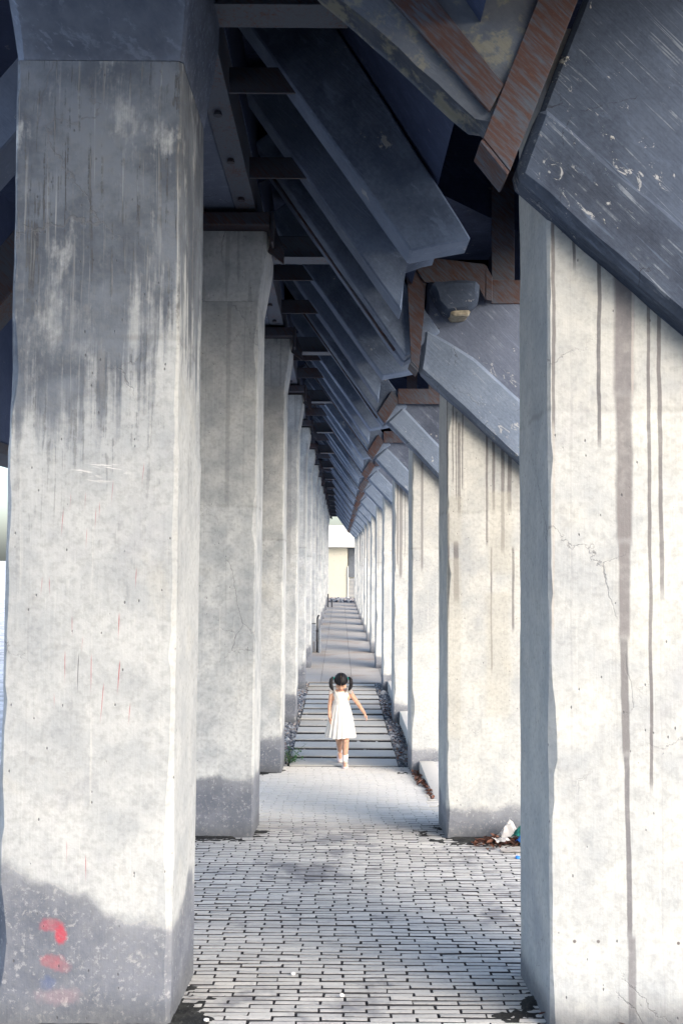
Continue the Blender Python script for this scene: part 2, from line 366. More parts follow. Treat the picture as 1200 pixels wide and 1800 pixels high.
# paving -----------------------------------------------------------------------------------------
def brick_mat():
    g = G('pale_brick'); tone = g.attr('tone') + g.rnd * .73
    tone = g.m('FRACT', tone)
    P = g.pos
    blot = g.noise(P, 1.5, 5, .62); med = g.noise(P, 9, 4); fine = g.noise(P, 120, 3)
    py = g.sep(P)[1]; px = g.sep(P)[0]
    col = g.mix(tone, (.45, .455, .45), (.66, .655, .63))
    col = g.mix(g.ss(.55, .68, g.noise(P, 5, 5, .7)) * .35, col, (.34, .345, .36))
    col = g.mix(g.ss(.52, .64, g.noise(P, 48, 4, .7)) * .3, col, (.30, .31, .33))
    col = g.mix(g.ss(.80, .95, tone) * .5, col, (.33, .35, .38))
    bright = g.ss(8.1, 9.0, py)                                     # silt-washed, paler stretch down the ramp
    col = g.mix(bright * .8, col, (.70, .70, .68))
    col = g.mix(g.ss(.54, .70, blot + (med - .5) * .35) * (1.0 - bright * .85) * .75, col, (.17, .18, .21))
    col = g.mix(g.ss(.60, .72, g.noise(P, 22, 4, .7)) * .30, col, (.16, .17, .19))
    col = g.mix((1.0 - g.ss(.0, .55, g.ab(py - 8.3) + (med - .5) * .5)) * .25, col, (.2, .2, .23))
    sd_ = g.attr('side'); silt = g.ss(8.0, 9.0, py + (med - .5) * 1.2 + (blot - .5) * 1.5)
    soil = g.mix(silt * .92, (.040, .041, .047), (.54, .54, .525))
    col = g.mix(g.ss(.08, .40, sd_ + (g.noise(P, 60, 3) - .5) * .35), col, soil)
    g.bump(fine * .5 + med * .5, .5, .004)
    return g.done(col, .82)
M_BRICK = brick_mat()
def soil_mat():
    g = G('dark_soil'); n = g.noise(g.pos, 14, 6, .7); f = g.noise(g.pos, 90, 3)
    py = g.sep(g.pos)[1]
    col = g.mix(g.ss(.4, .7, n), (.010, .011, .016), (.03, .03, .034))
    col = g.mix(g.ss(.62, .70, f) * .4, col, (.2, .2, .19))
    col = g.mix(g.ss(8.6, 9.3, py + (n - .5) * .6) * .85, col, (.38, .38, .37))
    g.bump(n * .5 + f * .5, .8, .01)
    return g.done(col, .95)
M_JOINT = soil_mat()
def dirt_mat():
    g = G('moist_dirt'); n = g.noise(g.pos, 12, 6, .7); f = g.noise(g.pos, 110, 3)
    col = g.mix(g.ss(.4, .7, n), (.016, .018, .020), (.05, .052, .05))
    col = g.mix(g.ss(.64, .70, f) * .5, col, (.22, .22, .20))
    g.bump(n * .5 + f * .5, .9, .012)
    return g.done(col, .95)
M_DIRT = dirt_mat()
def slab_mat(name, a, b, warm=(.30, .25, .20), wf=.3, dark_sides=False):
    g = G(name); n = g.noise(g.pos, 2.2, 5, .6); m = g.noise(g.pos, 16, 4, .65); f = g.noise(g.pos, 130, 2)
    col = g.mix(g.sat(g.rnd * .6 + (n - .3) * .9), a, b)
    col = g.mix(g.ss(.52, .68, g.noise(g.pos, .8, 4)) * wf, col, warm)
    col = g.mix(g.ss(.60, .70, m) * .35, col, (.15, .15, .15))
    if dark_sides: col = g.mix(1.0 - g.ss(-.022, -.006, g.z + (m - .5) * .01), col, (.022, .023, .028))  # faces below the top surface coloured near-black
    g.bump(m * .5 + f * .5, .4, .004)
    return g.done(col, .85)
M_PLANK = slab_mat('weathered_board', (.36, .375, .37), (.50, .505, .49), (.36, .32, .29), .4, True)
M_FLOOR = slab_mat('floor_concrete', (.34, .325, .305), (.44, .42, .395), (.32, .235, .18), .55)
M_KERB = slab_mat('kerb_concrete', (.42, .42, .41), (.55, .55, .53), (.4, .38, .33), .3)
def stone_mat():
    g = G('grey_stone'); t = g.attr('tone'); n = g.noise(g.pos, 40, 3)
    col = g.mix(t, (.055, .068, .095), (.42, .44, .46)); col = g.mix(g.ss(.75, .95, g.m('FRACT', t * 7.13)) * .6, col, (.30, .2, .15))
    g.bump(n, .4, .004)
    return g.done(col, .8)
M_STONE = stone_mat()
def leaf_mat():
    g = G('dead_leaf'); t = g.attr('tone')
    col = g.mix(t, (.050, .024, .020), (.17, .075, .048)); return g.done(col, .7)
M_LEAF = leaf_mat()
M_GROUND = mat_flat('ground_dirt', (.57, .58, .585), .95, .3, 3.0, .5)

# =================================================================== layout
S = 3.82
XL, XR, CW, CD = -.661, .839, .68, .65
NROW = 15
def yrow(n): return (n + .05) * S
def floor_z(y): return max(0.0, CH - (1.513 + .0813 * y)) if y > -8 else CH - 1.513 + .65

# ------------------------------------------------------------------ ground, ramp, path, floor
bm = bmesh.new()
v = [bm.verts.new(p) for p in ((-400, -400, -.1), (400, -400, -.1), (400, 900, -.1), (-400, 900, -.1))]; bm.faces.new(v)
tag(obj('ground', finish(bm, smooth=0), M_GROUND), kind='structure')

ramp = empty('ramp', (0, 0, 0)); tag(ramp, kind='structure')
bm = bmesh.new()
prof = [(-9, floor_z(-8)), (11.91, -.012)]
ys = [-9 + i * (11.91 + 9) / 40 for i in range(41)] + [12.15]
bed = []
for y in ys:
    z = (CH - (1.513 + .0813 * y) if y < 11.92 else 0) - .0065
    bed.append([bm.verts.new((x, y, z)) for x in (-9, -2, 2, 9)] )
for a, b in zip(bed, bed[1:]):
    for k in range(3): bm.faces.new((a[k], a[k + 1], b[k + 1], b[k]))
for side in (0, 3):
    lo = [bm.verts.new((a[side].co.x, a[side].co.y, -.3)) for a in bed]
    for i in range(len(bed) - 1): bm.faces.new((bed[i][side], bed[i + 1][side], lo[i + 1], lo[i]))
obj('bed', finish(bm, smooth=0), M_JOINT, ramp)

BL, BW, GAPB = .194, .0467, .0095
slope = math.atan(.0813)
def brick_mesh(seed, l, wd):
    r = random.Random(seed); bm = bmesh.new()
    j = lambda a: r.uniform(-a, a)
    x, y = l / 2, wd / 2; c = .0022
    lo = [(-x, -y, -.03), (x, -y, -.03), (x, y, -.03), (-x, y, -.03)]
    mid = [(-x + j(.002), -y + j(.001), -c - .002), (x + j(.002), -y + j(.001), -c - .002), (x + j(.002), y + j(.001), -c - .002), (-x + j(.002), y + j(.001), -c - .002)]
    top = [(a * (1 - c / x), b * (1 - c / y * .9), j(.0012)) for a, b, _ in mid]
    L = [[bm.verts.new(p) for p in q] for q in (lo, mid, top)]
    for a, b in zip(L, L[1:]):
        for k in range(4): bm.faces.new((a[k], a[(k + 1) % 4], b[(k + 1) % 4], b[k]))
    bm.faces.new(L[2])
    return finish(bm, smooth=0)
BM = [brick_mesh(i, BL - .0065, BW - .0105) for i in range(6)]
for me in BM:
    me.materials.append(M_BRICK)
    me.attributes.new('tone', 'FLOAT', 'POINT')
    me.attributes.new('side', 'FLOAT', 'POINT').data.foreach_set('value', [1.0] * 8 + [0.0] * 4)
rb = random.Random(11)
def in_column(x, y):
    for n in (1, 2, 3):
        if yrow(n) + .03 < y < yrow(n) + CD - .03 and (XL - CW + .12 < x < XL - .12 or XR + .12 < x < XR + CW - .12): return True
    return False
cand = []
y = 3.55; row = 0
while y < 12.12:
    x = -1.55 + (BL / 2 if row % 2 else 0) + rb.uniform(-.014, .014) + math.sin(row * .09) * .03
    while x < 1.75:
        if not in_column(x, y):
            # the far right of the lower ramp belongs to the kerb and the bank behind it
            if not (y > 9.2 and x > .93): cand.append((x + rb.uniform(-.002, .002), y + rb.uniform(-.0018, .0018) + .006 * math.sin(x * 3 + row * .3), row))
        x += BL + rb.uniform(-.0015, .0015)
    y += BW; row += 1
def seen(x, y):
    z = CH - floor_z(y); px = 598 + 1750 * x / y; py = 985 + 1750 * z / y
    lim_r = 912 if py < 1700 else 962; lim_l = 330 if py < 1700 else 290
    return lim_l < px < lim_r and py < 1805
vis = sorted([c for c in cand if seen(c[0], c[1])], key=lambda c: c[1])[:300]
vs = set(vis)
tilt = Matrix.Rotation(-slope, 3, 'X').to_euler()
for (x, y, row) in vis:
    o = bpy.data.objects.new('brick', rb.choice(BM)); COL.objects.link(o); o.parent = ramp
    o.location = (x, y, floor_z(y) + rb.uniform(-.0025, .0025))
    o.rotation_euler = (tilt.x + rb.uniform(-.02, .02), rb.uniform(-.012, .012), rb.uniform(-.006, .006))
verts, faces, tones = [], [], []
for (x, y, row) in cand:
    if (x, y, row) in vs: continue
    t = rb.random(); z = floor_z(y) + rb.uniform(-.0025, .0025); sl = slope if y < 11.92 else 0
    me = rb.choice(BM); k = len(verts); rz = rb.uniform(-.006, .006); ry = rb.uniform(-.012, .012)
    mt = Matrix.Translation((x, y, z)) @ Matrix.Rotation(rz, 4, 'Z') @ Matrix.Rotation(-sl + rb.uniform(-.02, .02), 4, 'X') @ Matrix.Rotation(ry, 4, 'Y')
    verts += [mt @ q.co for q in me.vertices]; faces += [[k + i for i in p.vertices] for p in me.polygons]; tones += [t] * len(me.vertices)
me = bpy.data.meshes.new('brick_field'); me.from_pydata(verts, [], faces); me.attributes.new('side', 'FLOAT', 'POINT').data.foreach_set('value', ([1.0] * 8 + [0.0] * 4) * (len(verts) // 12)); me.attributes.new('tone', 'FLOAT', 'POINT').data.foreach_set('value', tones)
tag(obj('bricks', me, M_BRICK, ramp), kind='stuff')

# boards of the walkway
path = empty('path', (0, 0, 0)); tag(path, kind='structure')
PX0, PX1 = -.60, .715
rp = random.Random(5)
bm = bmesh.new(); add_box(bm, (-1.6, 12.10, -.25), (1.6, 20.46, -.075)); obj('bed', finish(bm, smooth=0), M_DIRT, path)
PITCHP = .592
for i in range(14):
    y0 = 12.20 + i * PITCHP
    me = wobble(box((PX0 + rp.uniform(-.012, .012), 0, -.07), (PX1 + rp.uniform(-.012, .012), PITCHP - .10 + rp.uniform(-.008, .008), 0), .006), .0018, 3, i, .10)
    o = obj('board', me, M_PLANK, path, (0, y0, rp.uniform(-.0015, .0015)))
    o.rotation_euler = (rp.uniform(-.036, -.024), rp.uniform(-.0015, .0015), rp.uniform(-.003, .003))

# rear concrete floor, cast in bays
floor = empty('floor', (0, 0, 0)); tag(floor, kind='structure')
bm = bmesh.new(); add_box(bm, (-1.9, 20.44, -.3), (1.9, 59.0, -.012)); obj('bed', finish(bm, smooth=0), M_DIRT, floor)
yy = 20.44; k = 0
while yy < 58.8:
    step = 1.27 if yy < 34 else 2.55
    xs = [-1.9, -.66, -.08, .26, .92, 1.9] if k < 0 else [-1.9, -1.02, -.38, .26, .90, 1.9]
    for a, b in zip(xs, xs[1:]):
        obj('floor_slab', box((a + .003, yy + .003, -.05), (b - .003, min(yy + step, 59) - .003, rp.uniform(-.002, .002)), .003), M_FLOOR, floor)
    yy += step; k += 1

# bank behind the kerbs, on the right
bm = bmesh.new(); add_box(bm, (1.08, 9.0, -.2), (9, 59, .155)); me = wobble(finish(bm, smooth=0), .02, 1.2, 4, .6)
tag(obj('bank', me, M_GROUND), kind='structure')
for n, nm in ((2, 'nearest'), (3, 'middle'), (4, 'farthest')):
    y0, y1 = (yrow(n) + CD + .02 if n > 2 else 8.95), yrow(n + 1) - .015
    if n > 2: y1 = yrow(n + 1) - .015
    o = obj('kerb', wobble(box((.93, y0, -.12), (1.10, y1, .175), .012, 2), .004, 3, n, .12), M_KERB)
    tag(o, {2: 'pale concrete kerb with red dead leaves heaped at its foot, between second and third right columns',
            3: 'pale concrete kerb behind the third right column, beside the leaf-strewn gravel',
            4: 'farthest pale concrete kerb, behind the fourth right column near the top end of the boards'}[n], 'kerb', 'kerbs along the right side')

# gravel
def stones(spots, name, rnd, smin, smax):
    ico = bmesh.new(); bmesh.ops.create_icosphere(ico, subdivisions=1, radius=1.0)
    iv = [q.co.copy() for q in ico.verts]; ico.verts.index_update(); fi = [[q.index for q in f.verts] for f in ico.faces]; ico.free()
    verts, faces, tones = [], [], []
    for (x, y, z) in spots:
        s = rnd.uniform(smin, smax); k = len(verts); t = rnd.random() ** 1.4
        mt = Matrix.Translation((x, y, z)) @ Matrix.Rotation(rnd.uniform(0, 6.28), 4, Vector((rnd.random() - .5, rnd.random() - .5, rnd.random() - .4)).normalized()) @ Matrix.Diagonal((s * rnd.uniform(.7, 1.3), s * rnd.uniform(.6, 1.1), s * rnd.uniform(.4, .75), 1))
        verts += [mt @ (q * rnd.uniform(.8, 1.18)) for q in iv]; faces += [[k + i for i in f] for f in fi]; tones += [t] * len(iv)
    me = bpy.data.meshes.new(name); me.from_pydata(verts, [], faces); me.attributes.new('tone', 'FLOAT', 'POINT').data.foreach_set('value', tones)
    return me
rg = random.Random(21)
sp = []
for _ in range(5600):
    y = rg.uniform(12.2, 20.44); x = rg.uniform(-1.5, -.615)
    if any(yrow(n) - .02 < y < yrow(n) + CD + .02 and x < XL + .01 for n in (3, 4, 5)): continue
    sp.append((x, y, -.045 + rg.uniform(0, .035)))
for _ in range(1900):
    y = rg.uniform(12.2, 20.44); x = rg.uniform(.73, .95)
    if any(yrow(n) - .02 < y < yrow(n) + CD + .02 and x > XR - .01 for n in (3, 4, 5)): continue
    sp.append((x, y, -.045 + rg.uniform(0, .035)))
for i in range(14):
    for _ in range(26):
        sp.append((rg.uniform(PX0, PX1), 12.20 + i * PITCHP - .045 + rg.uniform(-.025, .025), -.062 + rg.uniform(0, .02)))
tag(obj('gravel', stones(sp, 'gravel', rg, .018, .036), M_STONE), 'loose grey gravel filling both sides of the board walkway', 'gravel', kind='stuff')
sp = [(rg.uniform(-1.6, 1.6), rg.uniform(59.1, 64.5), -.06 + rg.uniform(0, .12)) for _ in range(2200)]
tag(obj('gravel', stones(sp, 'far_gravel', rg, .05, .12), M_STONE), 'pale strip of gravel in front of the far building', 'gravel', kind='stuff')

# ------------------------------------------------------------------ columns
def shaft_mesh(seed, z0, z1, wd=CW, dp=CD, shape=None, stepz=.055, step_at=None):
    """cast square shaft: local x centred, y from 0 (front) back, chipped arrises, faint unevenness"""
    off = Vector((seed * 11.3, seed * 5.7, 0))
    nx = 9
    def outline(c):
        h = wd / 2; pts = []
        for i in range(nx): t = i / (nx - 1); pts.append((-h + c[0] + (2 * h - c[0] - c[1]) * t, 0.0, 0, -1))
        for i in range(nx): t = i / (nx - 1); pts.append((h, c[1] + (dp - c[1] - c[2]) * t, 1, 0))
        for i in range(nx): t = i / (nx - 1); pts.append((h - c[2] + (-2 * h + c[2] + c[3]) * t, dp, 0, 1))
        for i in range(nx): t = i / (nx - 1); pts.append((-h, dp - c[3] + (-dp + c[3] + c[0]) * t, -1, 0))
        return pts
    rings = []; n = max(2, int((z1 - z0) / stepz))
    for i in range(n + 1):
        z = z0 + (z1 - z0) * i / n
        c = []
        for k in range(4):
            q = mnoise.noise(Vector((k * 9.1, z * 2.2, 0)) + off); q2 = mnoise.noise(Vector((k * 5.1, z * 9, 3)) + off)
            c.append(.010 + max(0, q - .12) * .05 + max(0, q2 - .1) * .020)
        pr = 0.0
        if step_at: pr = .0055 if z < step_at else 0.0
        ring = []
        for (x, y, ax, ay) in outline(c):
            p = Vector((x, y, z)); d = mnoise.noise(p * 2.3 + off) * .004 + mnoise.noise(p * 9 + off) * .0018 + pr
            x2, y2 = x + ax * d, y + ay * d
            if shape: x2, y2 = shape(x2, y2, z)
            ring.append((x2, y2, z))
        rings.append(ring)
    return loft(rings, True, True, 38)
ZB = 2.05 + CH                      # where the flared capital starts (above the level floor)
def flare(zb, f=.10, rt=.05, h=.40):
    def fn(x, y, z):
        t = min(1, max(0, (z - zb) / h))
        ty = 1 - y / CD
        return x + rt * t * max(0, x / (CW / 2)) + rt * .4 * t * min(0, x / (CW / 2)), y - f * t * ty
    return fn
shaftL = {}; shaftR = {}
left_desc = {1: 'huge near concrete column on the left, red paint daubs on its damp grey foot',
             2: 'concrete column with a blue smudge on its rounded grey foot patch, second in the left row',
             3: 'concrete column with an orange streak near its base, third in the left row'}
right_desc = {1: 'bright concrete column at the right edge with one broad grey drip down its face',
              2: 'pale concrete column with patched beige drips and rubbish at its foot, second on the right',
              3: 'clean pale concrete column beside the first board, third in the right row'}
capM = None
for n in range(1, NROW + 1):
    y0 = yrow(n); zb = floor_z(y0); rel = -(.28)
    # left
    root = empty('concrete_column', (XL - CW / 2, y0, zb))
    tag(root, left_desc.get(n, f'grey concrete column with flared head, {ORD[n]} from the front in the left row'), 'column', 'concrete columns of the left row')
    top = ZB - zb
    key = n if n < 4 else 4 + n % 3
    if n < 4 or key not in shaftL: shaftL[key] = shaft_mesh(n + 1, rel, top, step_at=(2.94 - .6435 if n == 1 else (None)))
    m = M_COL_L1 if n == 1 else M_COL_L
    obj('shaft', shaftL[key], m, root)
    if n == 1 or 'cap' not in shaftL or n == 2 or n == 3:
        shaftL['cap%d' % n] = shaft_mesh(n + 40, top + .002, top + .54, CW + .004, CD, flare(top, .20 if n == 1 else .09, .065), .05); shaftL['cap'] = shaftL['cap%d' % n]
    obj('capital', shaftL['cap'], M_CAP if n == 1 else M_COL_L, root)
    h = CW / 2
    obj('bearing_plate', box((-h - .03, -.235, top + .545), (h + .10, CD, top + .645), .006), M_DRUST, root)
    br = bmesh.new(); add_prism(br, [(h + .105, top + .42), (h + .125, top + .42), (h + .125, top + .66), (h + .105, top + .66)], -.20, .28, .004)
    add_prism(br, [(h + .07, top + .40), (h + .20, top + .30), (h + .20, top + .42), (h + .126, top + .60)], -.02, .01, .003)
    obj('bracket', finish(br), M_DRUST, root)
    # right
    root = empty('concrete_column', (XR + CW / 2, y0, zb))
    tag(root, right_desc.get(n, f'pale drip-stained concrete column, {ORD[n]} from the front in the right row'), 'column', 'concrete columns of the right row')
    if n < 4 or key not in shaftR: shaftR[key] = shaft_mesh(n + 71, rel, CH + {1: 2.2, 2: 1.95}.get(n, 1.72) - zb)
    obj('shaft', shaftR[key], {1: M_COL_R1, 2: M_COL_R2}.get(n, M_COL_R), root)

# ------------------------------------------------------------------ roof: slanting frames over the right columns
def line_frame(deg):
    a = R(deg); return Vector((math.cos(a), -math.sin(a))), Vector((math.sin(a), math.cos(a)))
def bar(o, deg, s0, s1, t0, t1, y0, y1, bev=.012):
    u, p = line_frame(deg); o = Vector(o)
    q = [o + u * s0 + p * t0, o + u * s1 + p * t0, o + u * s1 + p * t1, o + u * s0 + p * t1]
    return prism([tuple(v) for v in q], y0, y1, bev, 1)
def at(o, deg, s_, t_):
    u, p = line_frame(deg); q = Vector(o) + u * s_ + p * t_; return (q.x, q.y)
UP = 55.0                                                          # pitch of the ceiling above the collars
P3 = (.51, 1.58)
shared = {}
for n in range(1, NROW + 1):
    yf = yrow(n) - .13
    root = empty('roof_frame', (0, yf, CH))
    tag(root, {1: 'dark slanting concrete roof frame with rusty steel strap, nearest, at top right',
               2: 'slanting concrete roof frame with a broken stub and rust collar over the second right column',
               3: 'slanting blue-grey roof frame with short rust collar over the third right column'}.get(n,
               f'slanting concrete roof frame over the {ORD[n]} right column'), 'roof frame', 'slanting roof frames over the right columns')
    if n == 1:
        o, dg_ = (.684, 1.538), 41
        lb = wobble(prism([o, at(o, dg_, 2.1, 0), at(o, dg_, 2.1, .29), (.80, 1.825)], 0, .17, .03), .014, 2.5, n, .09)
        a, b = (.785, 1.80), at(o, dg_, 2.05, .26)
        wb = wobble(prism([a, b, (b[0] + .3, b[1]), (b[0] + .3, 3.3), (1.355, 3.3)], .04, .17, .02), .014, 2, n + 20, .12)
    elif n == 2:
        o, dg_ = (.603, 1.487), 42.4
        lb = wobble(prism([o, at(o, dg_, 1.8, 0), at(o, dg_, 1.8, .37), at(o, dg_, .27, .37), (.645, 1.83)], 0, .17, .03), .012, 2.5, n, .10)
        b = at(o, dg_, 1.75, .34)
        wb = wobble(prism([(.66, 1.82), at(o, dg_, .27, .34), b, (b[0], 2.10), (.67, 2.20)], .04, .17, .02), .014, 2, n + 20, .12)
    elif n <= 5:
        o, dg_ = ((.523, 1.61) if n == 3 else P3), 46
        lb = wobble(bar(o, dg_, 0, 1.9, 0, .27, 0, .17, .03), .009, 2.5, n, .12)
        a, b = at(o, dg_, .0, .25), at(o, dg_, 1.85, .25)
        wb = wobble(prism([a, b, (b[0], 1.85), (a[0] + .02, 1.85)], .04, .17, .02), .012, 2, n + 20, .16)
        shared[n % 3] = (lb, wb)
    else: lb, wb = shared[n % 3] if n % 3 in shared else shared[0]
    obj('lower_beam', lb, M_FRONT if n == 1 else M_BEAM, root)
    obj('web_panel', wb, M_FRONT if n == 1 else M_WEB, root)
    # collar strap
    sm = bmesh.new()
    if n == 1:
        add_prism(sm, [(.552, 1.668), (.658, 1.535), (1.21, 2.95), (1.05, 2.95)], -.032, -.016, .003)
        add_prism(sm, [(.540, 1.652), (.646, 1.519), (.657, 1.533), (.551, 1.666)], -.032, .16, .003)
    elif n == 2:
        add_prism(sm, [(.540, 1.545), (.600, 1.480), (.635, 1.86), (.655, 2.18), (.64, 2.34), (.50, 2.37), (.52, 2.0)], -.034, -.016, .003)
        add_prism(sm, [(.528, 1.530), (.588, 1.465), (.599, 1.478), (.539, 1.543)], -.034, .18, .003)
    else:
        e = Vector((.43, 1.723)) - Vector((.523, 1.61)) ; oo = Vector((.523, 1.61) if n == 3 else P3); top = Vector((.158, .254))
        q = [oo + e, oo, oo + top, oo + e + top]; dn = Vector((-.012, -.014))
        add_prism(sm, [tuple(v) for v in q], -.020, -.004, .003)
        add_prism(sm, [tuple(v + dn) for v in (q[0], q[1])] + [tuple(v + dn * .1) for v in (q[1], q[0])], -.020, .20, .003)
    obj('collar_strap', finish(sm), M_RUST, root)
    # upper pair of ribs running up to the head of the left columns
    if n == 1:
        ub = prism([(-.75, 2.86), (.545, 1.785), (.60, 1.70), (1.06, 2.85), (.2, 3.3), (-.75, 3.5)], 0, .16, .025)
        obj('upper_beam', wobble(ub, .024, 3, 77, .07), M_LICH, root)
        obj('steel_strip', prism([(-.30, 2.80), (.578, 1.775), (.635, 1.885), (-.15, 2.90)], -.030, -.014, .003), M_RUST, root)
    else:
        if 'rib' not in shared:
            shared['rib'] = [wobble(bar(P3, UP, -2.1, -.02, .0, .34, a, b, .012), .007, 3, i + 50, .12) for i, (a, b) in enumerate(((.02, .22), (.27, .50)))]
            shared['edge'] = [bar(P3, UP, -2.1, -.14, -.014, .05, a, b, .003) for a, b in ((.223, .235), (.255, .267))]
        for k in range(2): obj('rib', shared['rib'][k], M_RIB, root); obj('steel_edge', shared['edge'][k], M_RUST, root)
    # steel plate along the top of the web and the post standing on it
    if n == 2:
        pb = bmesh.new(); add_prism(pb, [(.64, 2.165), (1.05, 2.165), (1.112, 2.03), (1.115, 2.31), (.50, 2.385)], -.052, -.036, .004)
        add_prism(pb, [(1.117, 2.03), (1.17, 2.02), (1.17, 2.21), (1.117, 2.31)], -.050, .02, .004)
        add_prism(pb, [(1.172, 2.02), (1.9, 2.02), (1.9, 2.21), (1.172, 2.21)], .022, .034, .004)
        obj('steel_plate', finish(pb), M_RUST, root)
        obj('steel_post', box((1.18, .05, 2.212), (1.36, .066, 3.3), .003), M_RUST, root)
        st = prism([(.68, 2.155), (1.045, 2.155), (1.065, 2.02), (.99, 1.92), (.80, 1.90), (.73, 2.00)], -.13, .10, .03)
        sb = obj('broken_stub', wobble(st, .022, 5, 9, .045), M_FRONT, root)
        obj('broken_edge', wobble(prism([(.83, 1.915), (.985, 1.925), (.975, 1.885), (.86, 1.875)], -.145, .05, .012), .012, 9, 4, .03), M_PALE, sb)
    elif n > 2:
        if 'pl' not in shared:
            shared['pl'] = box((.66, -.026, 1.82), (1.9, -.010, 2.0), .003); shared['post'] = box((1.02, .05, 2.003), (1.18, .066, 3.0), .003)
        obj('steel_plate', shared['pl'], M_RUST, root); obj('steel_post', shared['post'], M_DRUST, root)

# ribs and cross plates at the thirds of every bay, beams at every row
rib_me = {1: [wobble(prism([at(P3, UP, -2.1, -.02), (.39, 1.75), (.73, 1.815), at(P3, UP, -2.1, .42)], 0, .26, .012), .007, 3, i + 60, .12) for i in range(3)],
          2: [wobble(prism([at(P3, UP, -2.1, .0), (.41, 1.72), (.44, 2.08), (.66, 2.13), at(P3, UP, -2.1, .42)], 0, .26, .012), .007, 3, i + 65, .12) for i in range(3)]}
cb_me = wobble(box((XL + .01, 0, 2.56), (.02, .10, 2.75), .008), .004, 3, 3, .15)
cf_me = box((XL + .01, -.05, 2.552), (.02, .15, 2.558), 0)
cp_me = box((XL + .01, 0, 2.67), (-.02, .02, 2.82), .003)
for n in range(1, NROW + 1):
    root = empty('crossbeam', (0, yrow(n) + .50, CH))
    tag(root, f'level grey steel crossbeam by the head of the {ORD[n]} left column' if n > 1 else 'level blue-grey steel crossbeam with rust spots, nearest, along the top edge', 'beam', 'level crossbeams under the ceiling')
    obj('web', cb_me, M_STEEL, root); obj('flange', cf_me, M_STEEL, root)
    if n == 1:
        for bx in (-.39, -.06):
            bs = bmesh.new()
            bmesh.ops.create_cone(bs, cap_ends=True, segments=8, radius1=.02, radius2=.016, depth=.02, matrix=Matrix.Translation((bx, -.012, 2.66)) @ Matrix.Rotation(math.pi / 2, 4, 'X'))
            obj('bolt', finish(bs), M_DRUST, root)
    if n == NROW: continue
    for k, wd in ((1, 'nearer'), (2, 'farther')):
        yy = yrow(n) + .26 + S * k / 3
        o = obj('roof_rib', rib_me[k][(n + k) % 3], M_RIB, None, (0, yy, CH))
        tag(o, f'{wd} slanting concrete roof rib in the bay between {ORD[n]} and {ORD[n + 1]} frames', 'roof rib', 'slanting ribs between the roof frames')
        o = obj('cross_plate', cp_me, M_DRUST, None, (0, yy + .03, CH))
        tag(o, f'{wd} rusty cross plate by the left wall in the bay between {ORD[n]} and {ORD[n + 1]} crossbeams', 'steel plate', 'rusty cross plates under the ceiling')

# edge beams over the left columns, one per bay
YF = yrow(1) + .05; YE = yrow(NROW) + CD + .1
eb = box((-CW - .06, .0, 2.735), (-.17, S - .004, 3.02), .01); ef = box((-.165, .0, 2.725), (-.012, S - .004, 2.74), .002); ew = box((-.03, .0, 2.742), (-.014, S - .004, 3.0), .002)
bt = bmesh.new(); bmesh.ops.create_cone(bt, cap_ends=True, segments=8, radius1=.028, radius2=.02, depth=.03); bt = finish(bt)
for n in range(1, NROW):
    root = empty('edge_beam', (XL, yrow(n) + .04, CH))
    tag(root, f'dark edge beam with bolted steel angle on the left columns, bay {ORD[n]} from the front', 'beam', 'edge beams along the left columns')
    obj('beam', eb, M_WEB, root); obj('steel_angle', ef, M_STEEL, root); obj('upstand', ew, M_STEEL, root)
    for k in range(5): obj('bolt', bt, M_DRUST, root, (-.10, .45 + k * .72, 2.715))

# roof deck, one cast panel per bay, and the walls of the hoppers that close the roof in
deck = empty('hopper_roof', (0, 0, CH)); tag(deck, 'dark sooty concrete hopper roof closing in the passage above the ribs', 'roof')
a1, a2 = at(P3, UP, -2.0, .36), at(P3, UP, -.45, .36)
dk = {}
for n in range(-2, NROW):  # negative bays: unseen roof over and behind the camera, added for its shade
    y0 = yrow(1) - .02 + (n * S if n < 0 else 0) if n <= 0 else yrow(n) + .10
    y1 = (yrow(1) + .095 if n == 0 else y0 + S - .005) if n <= 0 else (yrow(n + 1) + .095 if n < NROW - 1 else YE)
    L = round(y1 - y0, 3)
    if n in (-2, 0, 1, NROW - 1):
        bm = bmesh.new()
        q = [(-1.5, 3.05), (-.68, 3.05), (-.68, a1[1] + .1), (a1[0], a1[1] + .1), a2, (a2[0] + .02, 3.6), (1.75, 3.6), (1.75, 2.5), (1.9, 2.5), (1.9, 4.2), (-1.5, 4.2)]
        add_prism(bm, q, 0, L - .004)
        bmesh.ops.triangulate(bm, faces=[f for f in bm.faces if len(f.verts) > 4])
        me = finish(bm, smooth=0); dk['m'] = me
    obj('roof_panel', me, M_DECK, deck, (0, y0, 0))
root = empty('hopper_wall', (-2.9, 0, CH)); tag(root, 'dark hopper wall and raking struts seen past the left edge of the nearest left column', 'wall')
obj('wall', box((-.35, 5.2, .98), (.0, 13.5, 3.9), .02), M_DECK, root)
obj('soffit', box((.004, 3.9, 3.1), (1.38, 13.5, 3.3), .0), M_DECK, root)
st_me = prism([(.02, 1.0), (.02, 1.4), (1.3, 2.95), (1.5, 2.95), (1.5, 2.75)], 0, .3, .01)
obj('bottom_rail', box((-.36, 5.2, .88), (.04, 13.5, .976), .004), M_DRUST, root)
for n in range(1, 3): obj('strut', st_me, M_ROOF, root, (0, yrow(n) + 1.3, 0)); obj('strut', st_me, M_DRUST, root, (0, yrow(n) + 2.6, 0))

